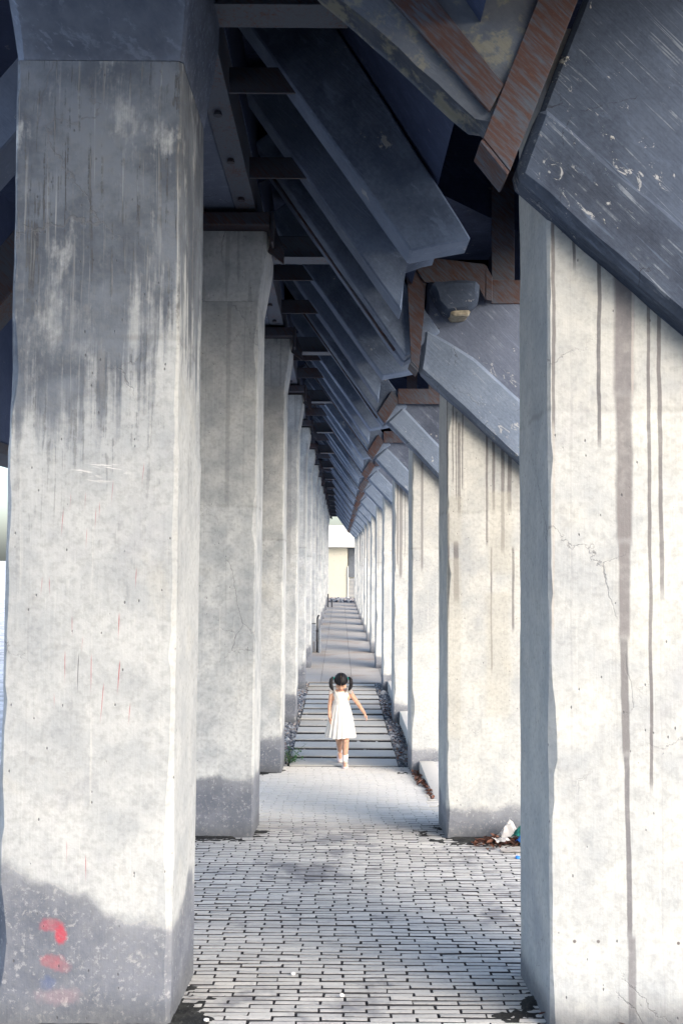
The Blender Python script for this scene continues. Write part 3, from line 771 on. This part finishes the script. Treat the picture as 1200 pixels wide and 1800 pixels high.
# ------------------------------------------------------------------ far building
M_BLD = slab_mat('building_concrete', (.42, .405, .34), (.47, .455, .385), (.38, .355, .29), .3)
M_BLD2 = slab_mat('building_upper_concrete', (.56, .56, .53), (.62, .61, .58), (.54, .53, .5), .2)
bld = empty('building', (0, 66.5, -.1)); tag(bld, 'pale flat concrete building closing the far end of the passage', 'building')
obj('wall', box((-7, 0, 0), (.50, .4, 3.44), .01), M_BLD, bld)
obj('pilaster', box((.505, -.12, 0), (.56, .4, 2.2), .01), M_BLD2, bld)
obj('wall', box((.50, .62, 0), (8, .9, 3.44), .01), M_BLD, bld)
obj('parapet', box((-7.2, -.6, 3.445), (8.2, 3.0, 4.9), .02), M_BLD2, bld)
bm = bmesh.new()
for hx in (-.45, -.02, .30):
    for hz in (3.0, 2.55, 2.0, 1.6, 4.0, 4.35):
        yy = .0 if hz < 3.4 else -.6
        bmesh.ops.create_cone(bm, cap_ends=True, segments=10, radius1=.022, radius2=.022, depth=.012, matrix=Matrix.Translation((hx + .02 * hz, yy - .003, hz)) @ Matrix.Rotation(math.pi / 2, 4, 'X'))
obj('tie_holes', finish(bm), mat_flat('tie_hole', (.25, .24, .22)), bld)['kind'] = 'stuff'
M_LOUV = mat_flat('louvre_grey', (.22, .24, .27), .5); M_PANE = mat_flat('dark_panel', (.10, .115, .14), .3, spec=.5)
win = obj('panel', box((.57, .50, 1.45), (1.4, .61, 3.4), .005), M_PANE, bld)
lv = obj('louvre', box((.60, .55, .10), (1.4, .61, 1.38), .004), M_LOUV, bld)
sl = box((.62, .49, 0), (1.4, .545, .03), .003)
for k in range(14): obj('slat', sl, mat_flat('slat_grey', (.42, .43, .44)) if k == 0 else bpy.data.materials['slat_grey'], lv, (0, 0, .12 + k * .088))
obj('frame', box((.565, .44, .02), (.60, .60, 1.44), .003), M_BLD2, bld)

# ------------------------------------------------------------------ small fixtures further in
M_PIPE = mat_flat('grey_pipe', (.22, .25, .29), .5, .2, 30); M_DARK = mat_flat('dark_metal', (.035, .04, .05), .5)
root = empty('standpipe', (-.535, 26.9, 0)); tag(root, 'grey standpipe with joints standing beside the seventh left column', 'pipe')
bm = bmesh.new(); add_tube(bm, [(0, 0, 0), (0, 0, .66)], .034, 14); obj('pipe', finish(bm), M_PIPE, root)
for z in (.02, .26, .62):
    bm = bmesh.new(); add_tube(bm, [(0, 0, z), (0, 0, z + .035)], .044, 14); obj('collar', finish(bm), M_PIPE, root)
root = empty('downpipe', (-.60, 27.05, 0)); tag(root, 'dark upright pipe just behind the grey standpipe', 'pipe')
bm = bmesh.new(); add_tube(bm, [(0, 0, 0), (0, 0, .9), (0.02, 0, .97), (.05, 0, 1.0)], .026, 10); obj('pipe', finish(bm), M_DARK, root)
bm = bmesh.new(); add_tube(bm, [(0, 0, .55), (0, 0, .60)], .036, 10); obj('collar', finish(bm), M_DARK, root)
root = empty('utility_box', (-.70, 26.80, 0)); tag(root, 'small blue-grey steel box on a plinth against the seventh left column', 'box')
obj('cabinet', box((-.12, -.14, .32), (.06, .05, .78), .008, 2), M_PIPE, root); obj('plinth', box((-.24, -.22, 0), (-.02, .02, .36), .012), M_PIPE, root)
obj('lid', box((-.13, -.15, .783), (.07, .06, .80), .004), M_DARK, root)
for px, h, lb in ((-.62, .68, 'tall dark metal post at the far end by the last left columns'), (-.42, .36, 'short dark metal post right of the taller one at the far end')):
    root = empty('metal_post', (px, 53.0, 0)); tag(root, lb, 'post')
    bm = bmesh.new(); add_tube(bm, [(0, 0, 0), (0, 0, h)], .035, 10); obj('post', finish(bm), M_DARK, root)
    bm = bmesh.new(); add_tube(bm, [(0, 0, h + .001), (0, 0, h + .02)], [.045, .03], 10); obj('cap', finish(bm), M_DARK, root)

# ------------------------------------------------------------------ dirt at the column feet, leaves, litter, weeds
def dirt_patch(cx, cy, rx, ry, seed, label, hh=.014, power=2.0):
    bm = bmesh.new(); N = 60; g_ = []
    for i in range(N + 1):
        rw = []
        for j in range(N + 1):
            x = -rx + 2 * rx * i / N; y = -ry + 2 * ry * j / N
            d = (abs(x / rx) ** power + abs(y / ry) ** power) ** (1 / power)
            e = 1 - d + (mnoise.noise(Vector((x * 7 + seed, y * 7, 0))) * .45 + mnoise.noise(Vector((x * 26, y * 26 + seed, 0))) * .25)
            h = -.02 + max(0, min(1, e * 1.6)) * (hh + .02) + mnoise.noise(Vector((x * 60, y * 60, seed))) * .004
            rw.append(bm.verts.new((cx + x, cy + y, floor_z(cy + y) + h)))
        g_.append(rw)
    for i in range(N):
        for j in range(N): bm.faces.new((g_[i][j], g_[i + 1][j], g_[i + 1][j + 1], g_[i][j + 1]))
    tag(obj('soil', finish(bm, smooth=60), M_DIRT), label, 'soil', kind='stuff')
dirt_patch(XL - .28, yrow(1) + .12, .60, .56, 1, 'dark soil round the foot of the nearest left column')
dirt_patch(XR + .32, yrow(1) + .10, .63, .56, 2, 'dark soil round the foot of the nearest right column')
dirt_patch(XL - .30, yrow(2) + .16, .55, .52, 3, 'dark soil round the foot of the second left column', .010)
dirt_patch(XR + .32, yrow(2) + .12, .64, .58, 4, 'dark soil under the leaves at the foot of the second right column', .016)
dirt_patch(XL - .30, yrow(3) + .14, .50, .45, 5, 'dark soil round the foot of the third left column', .010)
dirt_patch(XR + .22, yrow(3) + .10, .42, .46, 6, 'dark soil round the foot of the third right column', .012)
def leaves(spots, label, rnd, smin=.02, smax=.04):
    verts, faces, tones = [], [], []
    for (x, y, z) in spots:
        s = rnd.uniform(smin, smax); k = len(verts); t = rnd.random(); cu = rnd.uniform(.1, .5)
        mt = Matrix.Translation((x, y, z)) @ Matrix.Rotation(rnd.uniform(0, 6.28), 4, 'Z') @ Matrix.Rotation(rnd.uniform(-.6, .6), 4, 'X') @ Matrix.Rotation(rnd.uniform(-.6, .6), 4, 'Y')
        pts = [(-1, 0, 0), (-.35, .38, cu * .6), (.35, .36, cu * .6), (1, 0, .1), (.35, -.36, cu * .6), (-.35, -.38, cu * .6), (-.35, 0, 0), (.35, 0, 0)]
        verts += [mt @ (Vector(p) * s) for p in pts]
        faces += [[k + i for i in f] for f in ((0, 6, 1), (1, 6, 7, 2), (2, 7, 3), (0, 5, 6), (6, 5, 4, 7), (7, 4, 3))]; tones += [t] * 8
    me = bpy.data.meshes.new('leaves'); me.from_pydata(verts, [], faces); me.attributes.new('tone', 'FLOAT', 'POINT').data.foreach_set('value', tones)
    tag(obj('dead_leaves', me, M_LEAF), label, 'leaves', kind='stuff')
rl = random.Random(31)
def pile(n, cx, cy, rx, ry, h):
    out = []
    for _ in range(n):
        a = rl.uniform(0, 6.28); r = rl.random() ** .6; x = cx + rx * r * math.cos(a); y = cy + ry * r * math.sin(a)
        out.append((x, y, floor_z(y) + .012 + rl.uniform(0, h) * (1 - r)))
    return out
leaves(pile(80, 1.16, 7.62, .14, .13, .07) + pile(60, 1.36, 7.62, .12, .12, .06) + pile(18, 1.2, 7.5, .3, .14, .01), 'red-brown dead leaves heaped at the foot of the second right column', rl, .018, .036)
sp = [(rl.uniform(.83, .925), rl.uniform(10.6, 11.6), 0) for _ in range(90)] + [(rl.uniform(.88, .925), rl.uniform(9.6, 10.8), 0) for _ in range(60)]
leaves([(x, y, floor_z(y) + rl.uniform(.01, .05)) for x, y, _ in sp], 'red-brown dead leaves along the foot of the nearest kerb', rl, .018, .034)
leaves([(rl.uniform(.74, .93), rl.uniform(12.4, 17.5), rl.uniform(-.005, .012)) for _ in range(90)], 'scattered red leaves on the gravel right of the boards', rl, .022, .042)
leaves([(rl.uniform(.95, 1.45), rl.uniform(3.72, 3.98), floor_z(3.8) + rl.uniform(.012, .02)) for _ in range(16)] + [(.83, 4.12, floor_z(4.1) + .02)], 'few reddish leaves on the soil by the nearest right column', rl, .014, .026)

def crumple(name, pts_n, sx, sy, amp, mat, loc, rz, label, cat, seed, hump=0.0):
    bm = bmesh.new(); g_ = []
    for i in range(pts_n + 1):
        rw = []
        for j in range(pts_n + 1):
            a, b = i / pts_n * 2 - 1, j / pts_n * 2 - 1
            z = mnoise.noise(Vector((a * 1.7 + seed, b * 1.7, 0))) * amp + mnoise.noise(Vector((a * 4 + seed, b * 4, 5))) * amp * .6 + hump * max(0, 1 - a * a - b * b)
            wob = 1 + .18 * mnoise.noise(Vector((a * 2, b * 2, seed)))
            rw.append(bm.verts.new((a * sx * wob, b * sy * wob, z + amp)))
        g_.append(rw)
    for i in range(pts_n):
        for j in range(pts_n): bm.faces.new((g_[i][j], g_[i + 1][j], g_[i + 1][j + 1], g_[i][j + 1]))
    bmesh.ops.solidify(bm, geom=bm.faces[:], thickness=.003)
    o = obj(name, finish(bm, smooth=25), mat); o.location = loc; o.rotation_euler = (0, 0, rz); tag(o, label, cat); return o
M_WHITE = mat_flat('white_paper', (.78, .77, .76), .7, .06); M_GREEN = mat_flat('teal_plastic', (.04, .30, .26), .35, .5, 14)
M_BLUE = mat_flat('blue_plastic', (.03, .20, .62), .4, .3); M_CARD = mat_flat('pale_card', (.66, .63, .60), .7, .1)
fz = floor_z(7.6)
crumple('paper_scrap', 10, .055, .045, .022, M_WHITE, (1.215, 7.56, fz + .03), .4, 'crumpled white paper scrap on the leaf heap by the second right column', 'paper', 2)
crumple('plastic_bag', 14, .075, .06, .03, M_WHITE, (1.30, 7.68, fz + .02), .2, 'crumpled white plastic bag behind the leaves by the second right column', 'bag', 5, .10)
crumple('wrapper', 12, .075, .045, .022, M_GREEN, (1.385, 7.62, fz + .045), -.3, 'crumpled green and blue wrapper on the leaves by the second right column', 'wrapper', 9, .06)
crumple('wrapper', 10, .05, .035, .016, M_BLUE, (1.375, 7.55, fz + .035), .7, 'small blue crumpled wrapper in front of the green one', 'wrapper', 13, .03)
crumple('card_sheet', 6, .12, .045, .006, M_CARD, (1.30, 7.34, floor_z(7.34) + .012), .06, 'flat pale card lying on the bricks in front of the leaf heap', 'card')if False else \
    crumple('card_sheet', 6, .12, .045, .006, M_CARD, (1.30, 7.34, floor_z(7.34) + .012), .06, 'flat pale card lying on the bricks in front of the leaf heap', 'card', 3)
bm = bmesh.new(); bmesh.ops.create_cone(bm, cap_ends=True, segments=16, radius1=.017, radius2=.015, depth=.014); bmesh.ops.bevel(bm, geom=bm.edges[:], offset=.002, segments=1, affect='EDGES')
o = obj('bottle_cap', finish(bm), M_BLUE); o.location = (1.265, 7.13, floor_z(7.13) + .010); o.rotation_euler = (.08, .05, 0); tag(o, 'blue bottle cap lying on the bricks near the right column', 'cap')
crumple('plastic_bag', 10, .06, .05, .02, M_WHITE, (.83, 18.7, -.01), .2, 'white plastic bag lying on the gravel right of the boards', 'bag', 17, .06)
crumple('wrapper', 10, .05, .05, .02, mat_flat('cyan_plastic', (.06, .34, .42), .4, .2), (.90, 19.4, -.01), .9, 'cyan plastic scrap on the gravel behind the white bag', 'wrapper', 19, .06)
# pale pebbles dropped on the bricks
for (x, y, lb) in ((-.56, 3.99, 'white pebble on the soil against the nearest left column'), (-.52, 4.06, 'second white pebble beside the nearest left column'), (-.20, 4.62, 'white pebble lying alone on the bricks'), (.02, 4.35, 'pale pebble near the front middle of the bricks')):
    bm = bmesh.new(); bmesh.ops.create_icosphere(bm, subdivisions=2, radius=.010)
    for q in bm.verts: q.co = Vector((q.co.x * 1.2, q.co.y, q.co.z * .7)) * (1 + .25 * mnoise.noise(q.co * 90 + Vector((x * 9, 0, 0))))
    o = obj('pebble', finish(bm), M_WHITE); o.location = (x, y, floor_z(y) + .012); tag(o, lb, 'pebble', 'pale pebbles on the bricks')
# weeds by the first board
M_WEED = mat_flat('weed_green', (.035, .11, .03), .6, .4, 30); M_STEM = mat_flat('weed_stem', (.06, .12, .03), .6)
rw_ = random.Random(9)
root = empty('weed', (-.62, 12.45, -.05)); tag(root, 'green weed growing in the gravel left of the first boards', 'weed')
stems = bmesh.new(); lv_ = bmesh.new()
for k in range(16):
    a = rw_.uniform(0, 6.28); L = rw_.uniform(.10, .28); tx, ty = rw_.uniform(-.15, .20), rw_.uniform(-.22, .38)
    base = Vector((rw_.uniform(-.06, .05), rw_.uniform(-.12, .12), 0)); tip = base + Vector((tx, ty, L * .75)); midp = (base + tip) / 2 + Vector((0, 0, .05))
    pts = [base, midp, tip]; add_tube(stems, pts, [.004, .003, .0015], 5)
    for q in range(11):
        t = (q + 1) / 11; p = base.lerp(midp, t * 2) if t < .5 else midp.lerp(tip, t * 2 - 1)
        s = rw_.uniform(.016, .032); d = Vector((rw_.uniform(-1, 1), rw_.uniform(-1, 1), rw_.uniform(-.3, .6))).normalized(); w_ = d.cross(Vector((0, 0, 1))).normalized()
        f = [lv_.verts.new(p), lv_.verts.new(p + d * s + w_ * s * .45), lv_.verts.new(p + d * s * 2), lv_.verts.new(p + d * s - w_ * s * .45)]; lv_.faces.new(f)
obj('stems', finish(stems), M_STEM, root); o = obj('foliage', finish(lv_, smooth=0), M_WEED, root); o['kind'] = 'stuff'

# ------------------------------------------------------------------ the girl
def skin_mat():
    g = G('skin'); n = g.noise(g.obj, 30, 3)
    col = g.mix(g.ss(.3, .7, n), (.58, .34, .24), (.66, .41, .30))
    g.b.inputs['Subsurface Weight'].default_value = .12; g.b.inputs['Subsurface Radius'].default_value = (.02, .008, .005)
    return g.done(col, .5)
M_SKIN = skin_mat()
def hair_mat():
    g = G('black_hair'); n = g.noise(g.vec(g.x * 120.0, g.y * 14.0, g.z * 14.0), 1, 3)
    g.bump(n, .5, .003)
    return g.done(g.mix(n, (.005, .005, .008), (.013, .013, .018)), .55, 0, .25)
M_HAIR = hair_mat()
def dress_mat():
    g = G('white_tulle'); n = g.noise(g.obj, 60, 3)
    g.b.inputs['Transmission Weight'].default_value = 0.0
    g.bump(n, .2, .003)
    return g.done(g.mix(n, (.66, .655, .64), (.76, .755, .74)), .8)
M_DRESS = dress_mat()
M_SHOE = mat_flat('pink_white_shoe', (.74, .62, .62), .5, .05); M_SOCK = mat_flat('white_sock', (.80, .80, .80), .9, .04)
M_TIE = mat_flat('teal_band', (.03, .45, .40), .5); M_SOLE = mat_flat('rubber_sole', (.55, .48, .47), .7); M_LIP = mat_flat('lip', (.42, .14, .13), .5)
M_BROW = mat_flat('brow', (.02, .016, .015), .6)
GX, GY = .022, 12.07
girl = empty('person', (GX, GY, 0)); tag(girl, 'little girl in a white dress with two black pigtails, head bowed, stepping off the boards', 'person')
def capsule(bm, a, b, ra, rb_, seg=14):
    a, b = Vector(a), Vector(b)
    d = b - a; q = d.to_track_quat('Z', 'Y'); L = d.length
    rings = []
    prof = [(-ra * math.cos(t), ra * math.sin(t)) for t in (0.35, .8, 1.2)] + [(0, ra)] + [(L, rb_)] + [(L + rb_ * math.cos(t), rb_ * math.sin(t)) for t in (1.2, .8, .35)]
    for z, r in prof: rings.append([bm.verts.new(a + q @ Vector((r * math.cos(k * 6.2832 / seg), r * math.sin(k * 6.2832 / seg), z))) for k in range(seg)])
    for r0, r1 in zip(rings, rings[1:]):
        for k in range(seg): bm.faces.new((r0[k], r0[(k + 1) % seg], r1[(k + 1) % seg], r1[k]))
    bm.faces.new(rings[0][::-1]); bm.faces.new(rings[-1])
def ball(bm, c, r, sc=(1, 1, 1), rot=None):
    m = Matrix.Translation(c) @ (rot or Matrix.Identity(4)) @ Matrix.Diagonal((r * sc[0], r * sc[1], r * sc[2], 1))
    bmesh.ops.create_uvsphere(bm, u_segments=20, v_segments=14, radius=1.0, matrix=m)
bm = bmesh.new()
# torso (the girl faces the camera, -y)
capsule(bm, (-.035, .06, .58), (.035, .06, .58), .085, .085); capsule(bm, (0, .055, .58), (0, .05, .76), .088, .078); capsule(bm, (0, .05, .74), (0, .045, .87), .078, .07)
capsule(bm, (-.085, .045, .895), (.085, .045, .895), .034, .034); capsule(bm, (-.05, .045, .83), (.05, .045, .83), .062, .062)
capsule(bm, (0, .045, .89), (0, .010, .965), .037, .034)
# legs: her left (image right) forward and planted, her right trailing with the heel lifted
hipR, hipL = (-.050, .06, .56), (.052, .055, .56)
kneeR, ankR = (-.022, .10, .325), (-.008, .40, .115)
kneeL, ankL = (.060, -.005, .325), (.054, .03, .062)
capsule(bm, hipR, kneeR, .062, .042); capsule(bm, kneeR, ankR, .042, .026); capsule(bm, hipL, kneeL, .062, .042); capsule(bm, kneeL, ankL, .042, .026)
ball(bm, (kneeL[0], kneeL[1] - .008, kneeL[2]), .040); ball(bm, (.056, .035, .235), .043, (1, 1.0, 1.5)); ball(bm, (-.012, .215, .255), .041, (1, 1.1, 1.3))
capsule(bm, ankL, (.056, -.06, .028), .026, .024); capsule(bm, ankR, (-.004, .335, .03), .026, .022)
# arms
shR, elR, wrR = (-.108, .045, .892), (-.134, .055, .735), (-.136, -.015, .610)
shL, elL, wrL = (.108, .045, .892), (.208, .055, .752), (.282, .015, .650)
for a, b, c in ((shR, elR, wrR), (shL, elL, wrL)):
    ball(bm, a, .036); capsule(bm, a, b, .032, .0255); capsule(bm, b, c, .026, .0185)
def hand(wr, d, side, palm_n, curl):
    """palm, four unequal fingers bent at two joints, thumb leaving the side of the palm"""
    wr = Vector(wr); d = Vector(d).normalized(); palm_n = Vector(palm_n); palm_n = (palm_n - d * palm_n.dot(d)).normalized(); s = d.cross(palm_n).normalized() * side
    for k in (-1, 0, 1): capsule(bm, wr + s * .006 * k, wr + d * .050 + s * .014 * k, .011, .0105, 10)
    for i, (L, off) in enumerate(((.042, .021), (.048, .0075), (.045, -.0065), (.034, -.019))):
        p = wr + d * .050 + s * off; c0 = curl * .45; c1 = curl * 1.0; c2 = curl * 1.7
        for seg, (ll, cc, r0, r1) in enumerate(((.45, c0, .0066, .0062), (.32, c1, .0062, .0056), (.25, c2, .0056, .0048))):
            dd = d * math.cos(cc) + palm_n * math.sin(cc) + s * (off * 3); q = p + dd.normalized() * L * ll; capsule(bm, p, q, r0, r1, 8); p = q
    p = wr + d * .016 + s * .018; q = p + (d * .6 + s * .7 + palm_n * .35).normalized() * .024; capsule(bm, p, q, .0085, .0072, 8)
    capsule(bm, q, q + (d * .85 + s * .2 + palm_n * .4).normalized() * .022, .0070, .0055, 8)
hand(wrR, (.04, -.12, -1), 1, (1, .1, 0), .45)
hand(wrL, (.50, -.10, -.80), -1, (-.75, .1, -.5), .65)
# head, bowed forward
HC = Vector((.0, -.022, 1.022)); HR = Matrix.Translation(HC) @ Matrix.Rotation(R(44), 4, 'X')
def hp(x, y, z): return HR @ Vector((x, y, z))
rot = Matrix.Rotation(R(44), 4, 'X')
def hball(c, r, sc): ball(bm, hp(*c), r, sc, rot)
hball((0, .012, .018), .080, (.93, 1.06, 1.0)); hball((0, -.018, -.035), .062, (.92, .95, 1.0)); hball((0, -.040, -.072), .030, (1.1, .85, .8))
for s in (-1, 1): hball((.036 * s, -.040, -.036), .030, (1, .9, .9)); hball((.076 * s, .010, -.012), .019, (.35, .75, 1.2)); hball((.030 * s, -.066, .006), .016, (1.3, .5, .55))
hball((0, -.081, -.024), .0125, (1.0, 1.0, .8)); capsule(bm, hp(0, -.072, .004), hp(0, -.080, -.022), .006, .009, 8); hball((0, -.072, -.052), .014, (1.5, .6, .55))
bmesh.ops.recalc_face_normals(bm, faces=bm.faces)
me = bpy.data.meshes.new('body'); bm.to_mesh(me); bm.free()
tmp = bpy.data.objects.new('body_tmp', me); COL.objects.link(tmp)
rm = tmp.modifiers.new('r', 'REMESH'); rm.mode = 'VOXEL'; rm.voxel_size = .0038
smo = tmp.modifiers.new('s', 'SMOOTH'); smo.factor = .5; smo.iterations = 4
dg = bpy.context.evaluated_depsgraph_get(); dg.update()
me2 = bpy.data.meshes.new_from_object(tmp.evaluated_get(dg)); bpy.data.objects.remove(tmp)
for p in me2.polygons: p.use_smooth = True
obj('body', me2, M_SKIN, girl)
# face details
for s in (-1, 1):
    bm = bmesh.new(); capsule(bm, hp(.016 * s, -.0765, .012), hp(.042 * s, -.068, .013), .0026, .0018, 8); obj('eyelash', finish(bm), M_BROW, girl)
    bm = bmesh.new(); capsule(bm, hp(.014 * s, -.0765, .030), hp(.044 * s, -.066, .032), .003, .0018, 8); obj('eyebrow', finish(bm), M_BROW, girl)
bm = bmesh.new(); capsule(bm, hp(-.016, -.0785, -.050), hp(.016, -.0785, -.050), .0038, .0038, 8); obj('lips', finish(bm), M_LIP, girl)
# hair: two halves of a close cap, parted down the middle
def hair_half(s):
    rings = []; 
    for i in range(15):
        t = i / 14; lat = -.35 + t * (2.02 + .35)                 # over the crown from forehead to nape
        ring = []
        for j in range(11):
            f = j / 10; lon = .035 + f * (1.62 - .25 * (1 - t)**2)
            x = math.sin(lon); q = math.cos(lon)
            yy = -math.cos(lat + .45) * q; zz = math.sin(lat + .45) * q
            if lat + .45 > math.pi: zz = min(zz, 0)
            p = Vector((s * x * .083, yy * .093 + .012, zz * .088 + .020))
            k = 1 + .018 * math.sin(j * 2.1 + i * .6)
            # combed toward the side bunch
            p = Vector((p.x * k, p.y * k, p.z * k)); ring.append(hp(*p))
        rings.append(ring)
    bm = bmesh.new(); vr = [[bm.verts.new(p) for p in r] for r in rings]
    for a, b in zip(vr, vr[1:]):
        for k in range(10): bm.faces.new((a[k], a[k + 1], b[k + 1], b[k]))
    bmesh.ops.recalc_face_normals(bm, faces=bm.faces)
    bmesh.ops.solidify(bm, geom=bm.faces[:], thickness=.006)
    return finish(bm, smooth=80)
for s in (-1, 1):
    obj('hair', hair_half(s), M_HAIR, girl)
    b0 = hp(.080 * s, .030, .030)
    pts = [b0, b0 + Vector((.018 * s, -.004, .010)), b0 + Vector((.036 * s, -.012, -.012)), b0 + Vector((.042 * s, -.022, -.052)), b0 + Vector((.036 * s, -.03, -.092)), b0 + Vector((.022 * s, -.034, -.125)), b0 + Vector((.012 * s, -.036, -.142))]
    bm = bmesh.new(); add_tube(bm, pts, [.012, .017, .023, .026, .024, .015, .004], 14)
    pg = wobble(finish(bm), .004, 60, 3 + s, .02); obj('pigtail', pg, M_HAIR, girl)
    bm = bmesh.new(); add_tube(bm, [b0 + Vector((.002 * s, 0, 0)), b0 + Vector((.014 * s, -.003, .008))], .0165, 12); obj('hair_tie', finish(bm), M_TIE, girl)
# dress
def ring(z, rx, ry, cy, pleat=0.0, n=72, ph=0, dx=0.0, np_=18):
    return [(dx + (rx + pleat * math.sin(np_ * a + ph + .6 * math.sin(3 * a))) * math.cos(a), cy + (ry + pleat * math.sin(np_ * a + ph + .6 * math.sin(3 * a))) * math.sin(a), z + pleat * .5 * math.sin(5 * a + ph))
            for a in (2 * math.pi * k / n for k in range(n))]
bod = loft([ring(.750, .096, .090, .05), ring(.78, .094, .088, .048), ring(.82, .098, .089, .046), ring(.86, .101, .084, .045), ring(.885, .100, .074, .045), ring(.902, .088, .060, .045), ring(.908, .070, .050, .045)], smooth=80)
obj('bodice', bod, M_DRESS, girl)
sk = []
for i in range(15):
    t = i / 14; z = .752 - t * .392; e = t ** .75
    sk.append(ring(z, .099 + .086 * e, .093 + .070 * e, .05 + .012 * t, .0012 + .0085 * t, 144, t * .7, -.004 * t))
bm = bmesh.new(); bm.from_mesh(loft(sk, smooth=80)); bmesh.ops.solidify(bm, geom=bm.faces[:], thickness=.002); obj('skirt', finish(bm, smooth=80), M_DRESS, girl)
bm = bmesh.new(); bm.from_mesh(loft([ring(.750, .1005, .0945, .05), ring(.757, .102, .096, .05), ring(.764, .0985, .093, .05)], smooth=80)); obj('waistband', finish(bm, smooth=80), M_DRESS, girl)
for s in (-1, 1):
    rings = []
    for i in range(7):
        t = i / 6; a0 = -1.25 + 0.0
        r = []
        for j in range(17):
            f = j / 16; a = -1.9 + f * 3.8
            rad = .040 + .026 * t + .004 * t * math.sin(a * 7)
            r.append(Vector((s * (.082 + .052 * t), .045 + rad * math.sin(a) * .95, .900 + rad * math.cos(a) * (.62) - .016 * t)))
        rings.append(r)
    bm = bmesh.new(); vr = [[bm.verts.new(p) for p in r] for r in rings]
    for a, b in zip(vr, vr[1:]):
        for k in range(16): bm.faces.new((a[k], a[k + 1], b[k + 1], b[k]))
    bmesh.ops.solidify(bm, geom=bm.faces[:], thickness=.002); obj('flutter_sleeve', finish(bm, smooth=80), M_DRESS, girl)
for s in (-1, 1):
    bm = bmesh.new(); add_tube(bm, [(.062 * s, -.022, .895), (.078 * s, .000, .922), (.080 * s, .045, .935), (.074 * s, .090, .915)], [.012, .014, .014, .012], 8)
    obj('shoulder_strap', finish(bm, smooth=80), M_DRESS, girl)
# lace flowers on the bodice
bm = bmesh.new(); rr_ = random.Random(4)
for k in range(26):
    a = rr_.uniform(-2.5, -.6); z = rr_.uniform(.79, .875); x, y_ = .097 * math.cos(a), .046 + .088 * math.sin(a)
    bmesh.ops.create_uvsphere(bm, u_segments=8, v_segments=5, radius=.007, matrix=Matrix.Translation((x, y_, z)) @ Matrix.Diagonal((1, .5, 1, 1)))
obj('lace', finish(bm, smooth=80), M_DRESS, girl)['kind'] = 'stuff'
# socks and shoes
def foot(ank, toe, heel_z, toe_z, up):
    ank = Vector(ank); toe = Vector(toe)
    bm = bmesh.new(); add_tube(bm, [ank + up * .095, ank + up * .09, ank + up * .03, ank - up * .005], [.0365, .0385, .0325, .031], 18); obj('sock', finish(bm, smooth=60), M_SOCK, girl)
    d = (toe - ank); d.z = 0; d.normalize(); side = d.cross(Vector((0, 0, 1)))
    def P(f, s_, h): return ank + d * f + side * s_ + Vector((0, 0, h))
    rings = []; soles = []
    for f, wd, ht in ((-.040, .018, .034), (-.032, .029, .050), (-.01, .033, .052), (.025, .033, .048), (.06, .036, .034), (.09, .035, .027), (.112, .026, .019), (.122, .012, .012)):
        bz = heel_z + (toe_z - heel_z) * max(0, min(1, (f + .04) / .12)); bz -= ank.z
        rings.append([P(f, wd * math.cos(a), bz + .008 + ht * max(0, math.sin(a)) ** .8 if math.sin(a) > 0 else bz + .008) for a in (2 * math.pi * k / 18 for k in range(18))])
        soles.append([P(f, (wd + .003) * c, bz + h) for c, h in ((-1, .009), (-1, 0), (0, 0), (1, 0), (1, .009), (0, .010))])
    obj('shoe', loft(rings, True, True, 60), M_SHOE, girl); obj('sole', loft(soles, True, True, 30), M_SOLE, girl)
    bm = bmesh.new(); add_tube(bm, [P(.036, -.034, heel_z - ank.z + .03), P(.040, -.015, heel_z - ank.z + .056), P(.040, .015, heel_z - ank.z + .056), P(.036, .034, heel_z - ank.z + .03)], .006, 8); obj('shoe_strap', finish(bm), M_SHOE, girl)
    bm = bmesh.new(); bmesh.ops.create_uvsphere(bm, u_segments=10, v_segments=6, radius=.011, matrix=Matrix.Translation(P(.045, 0, heel_z - ank.z + .062))); obj('shoe_bow', finish(bm), M_SHOE, girl)
foot(ankL, (.058, -.08, .02), .001, .001, Vector((.04, -.06, 1)).normalized())
foot(ankR, (0.006, .27, .02), .062, .004, Vector((-.03, -.72, .75)).normalized())
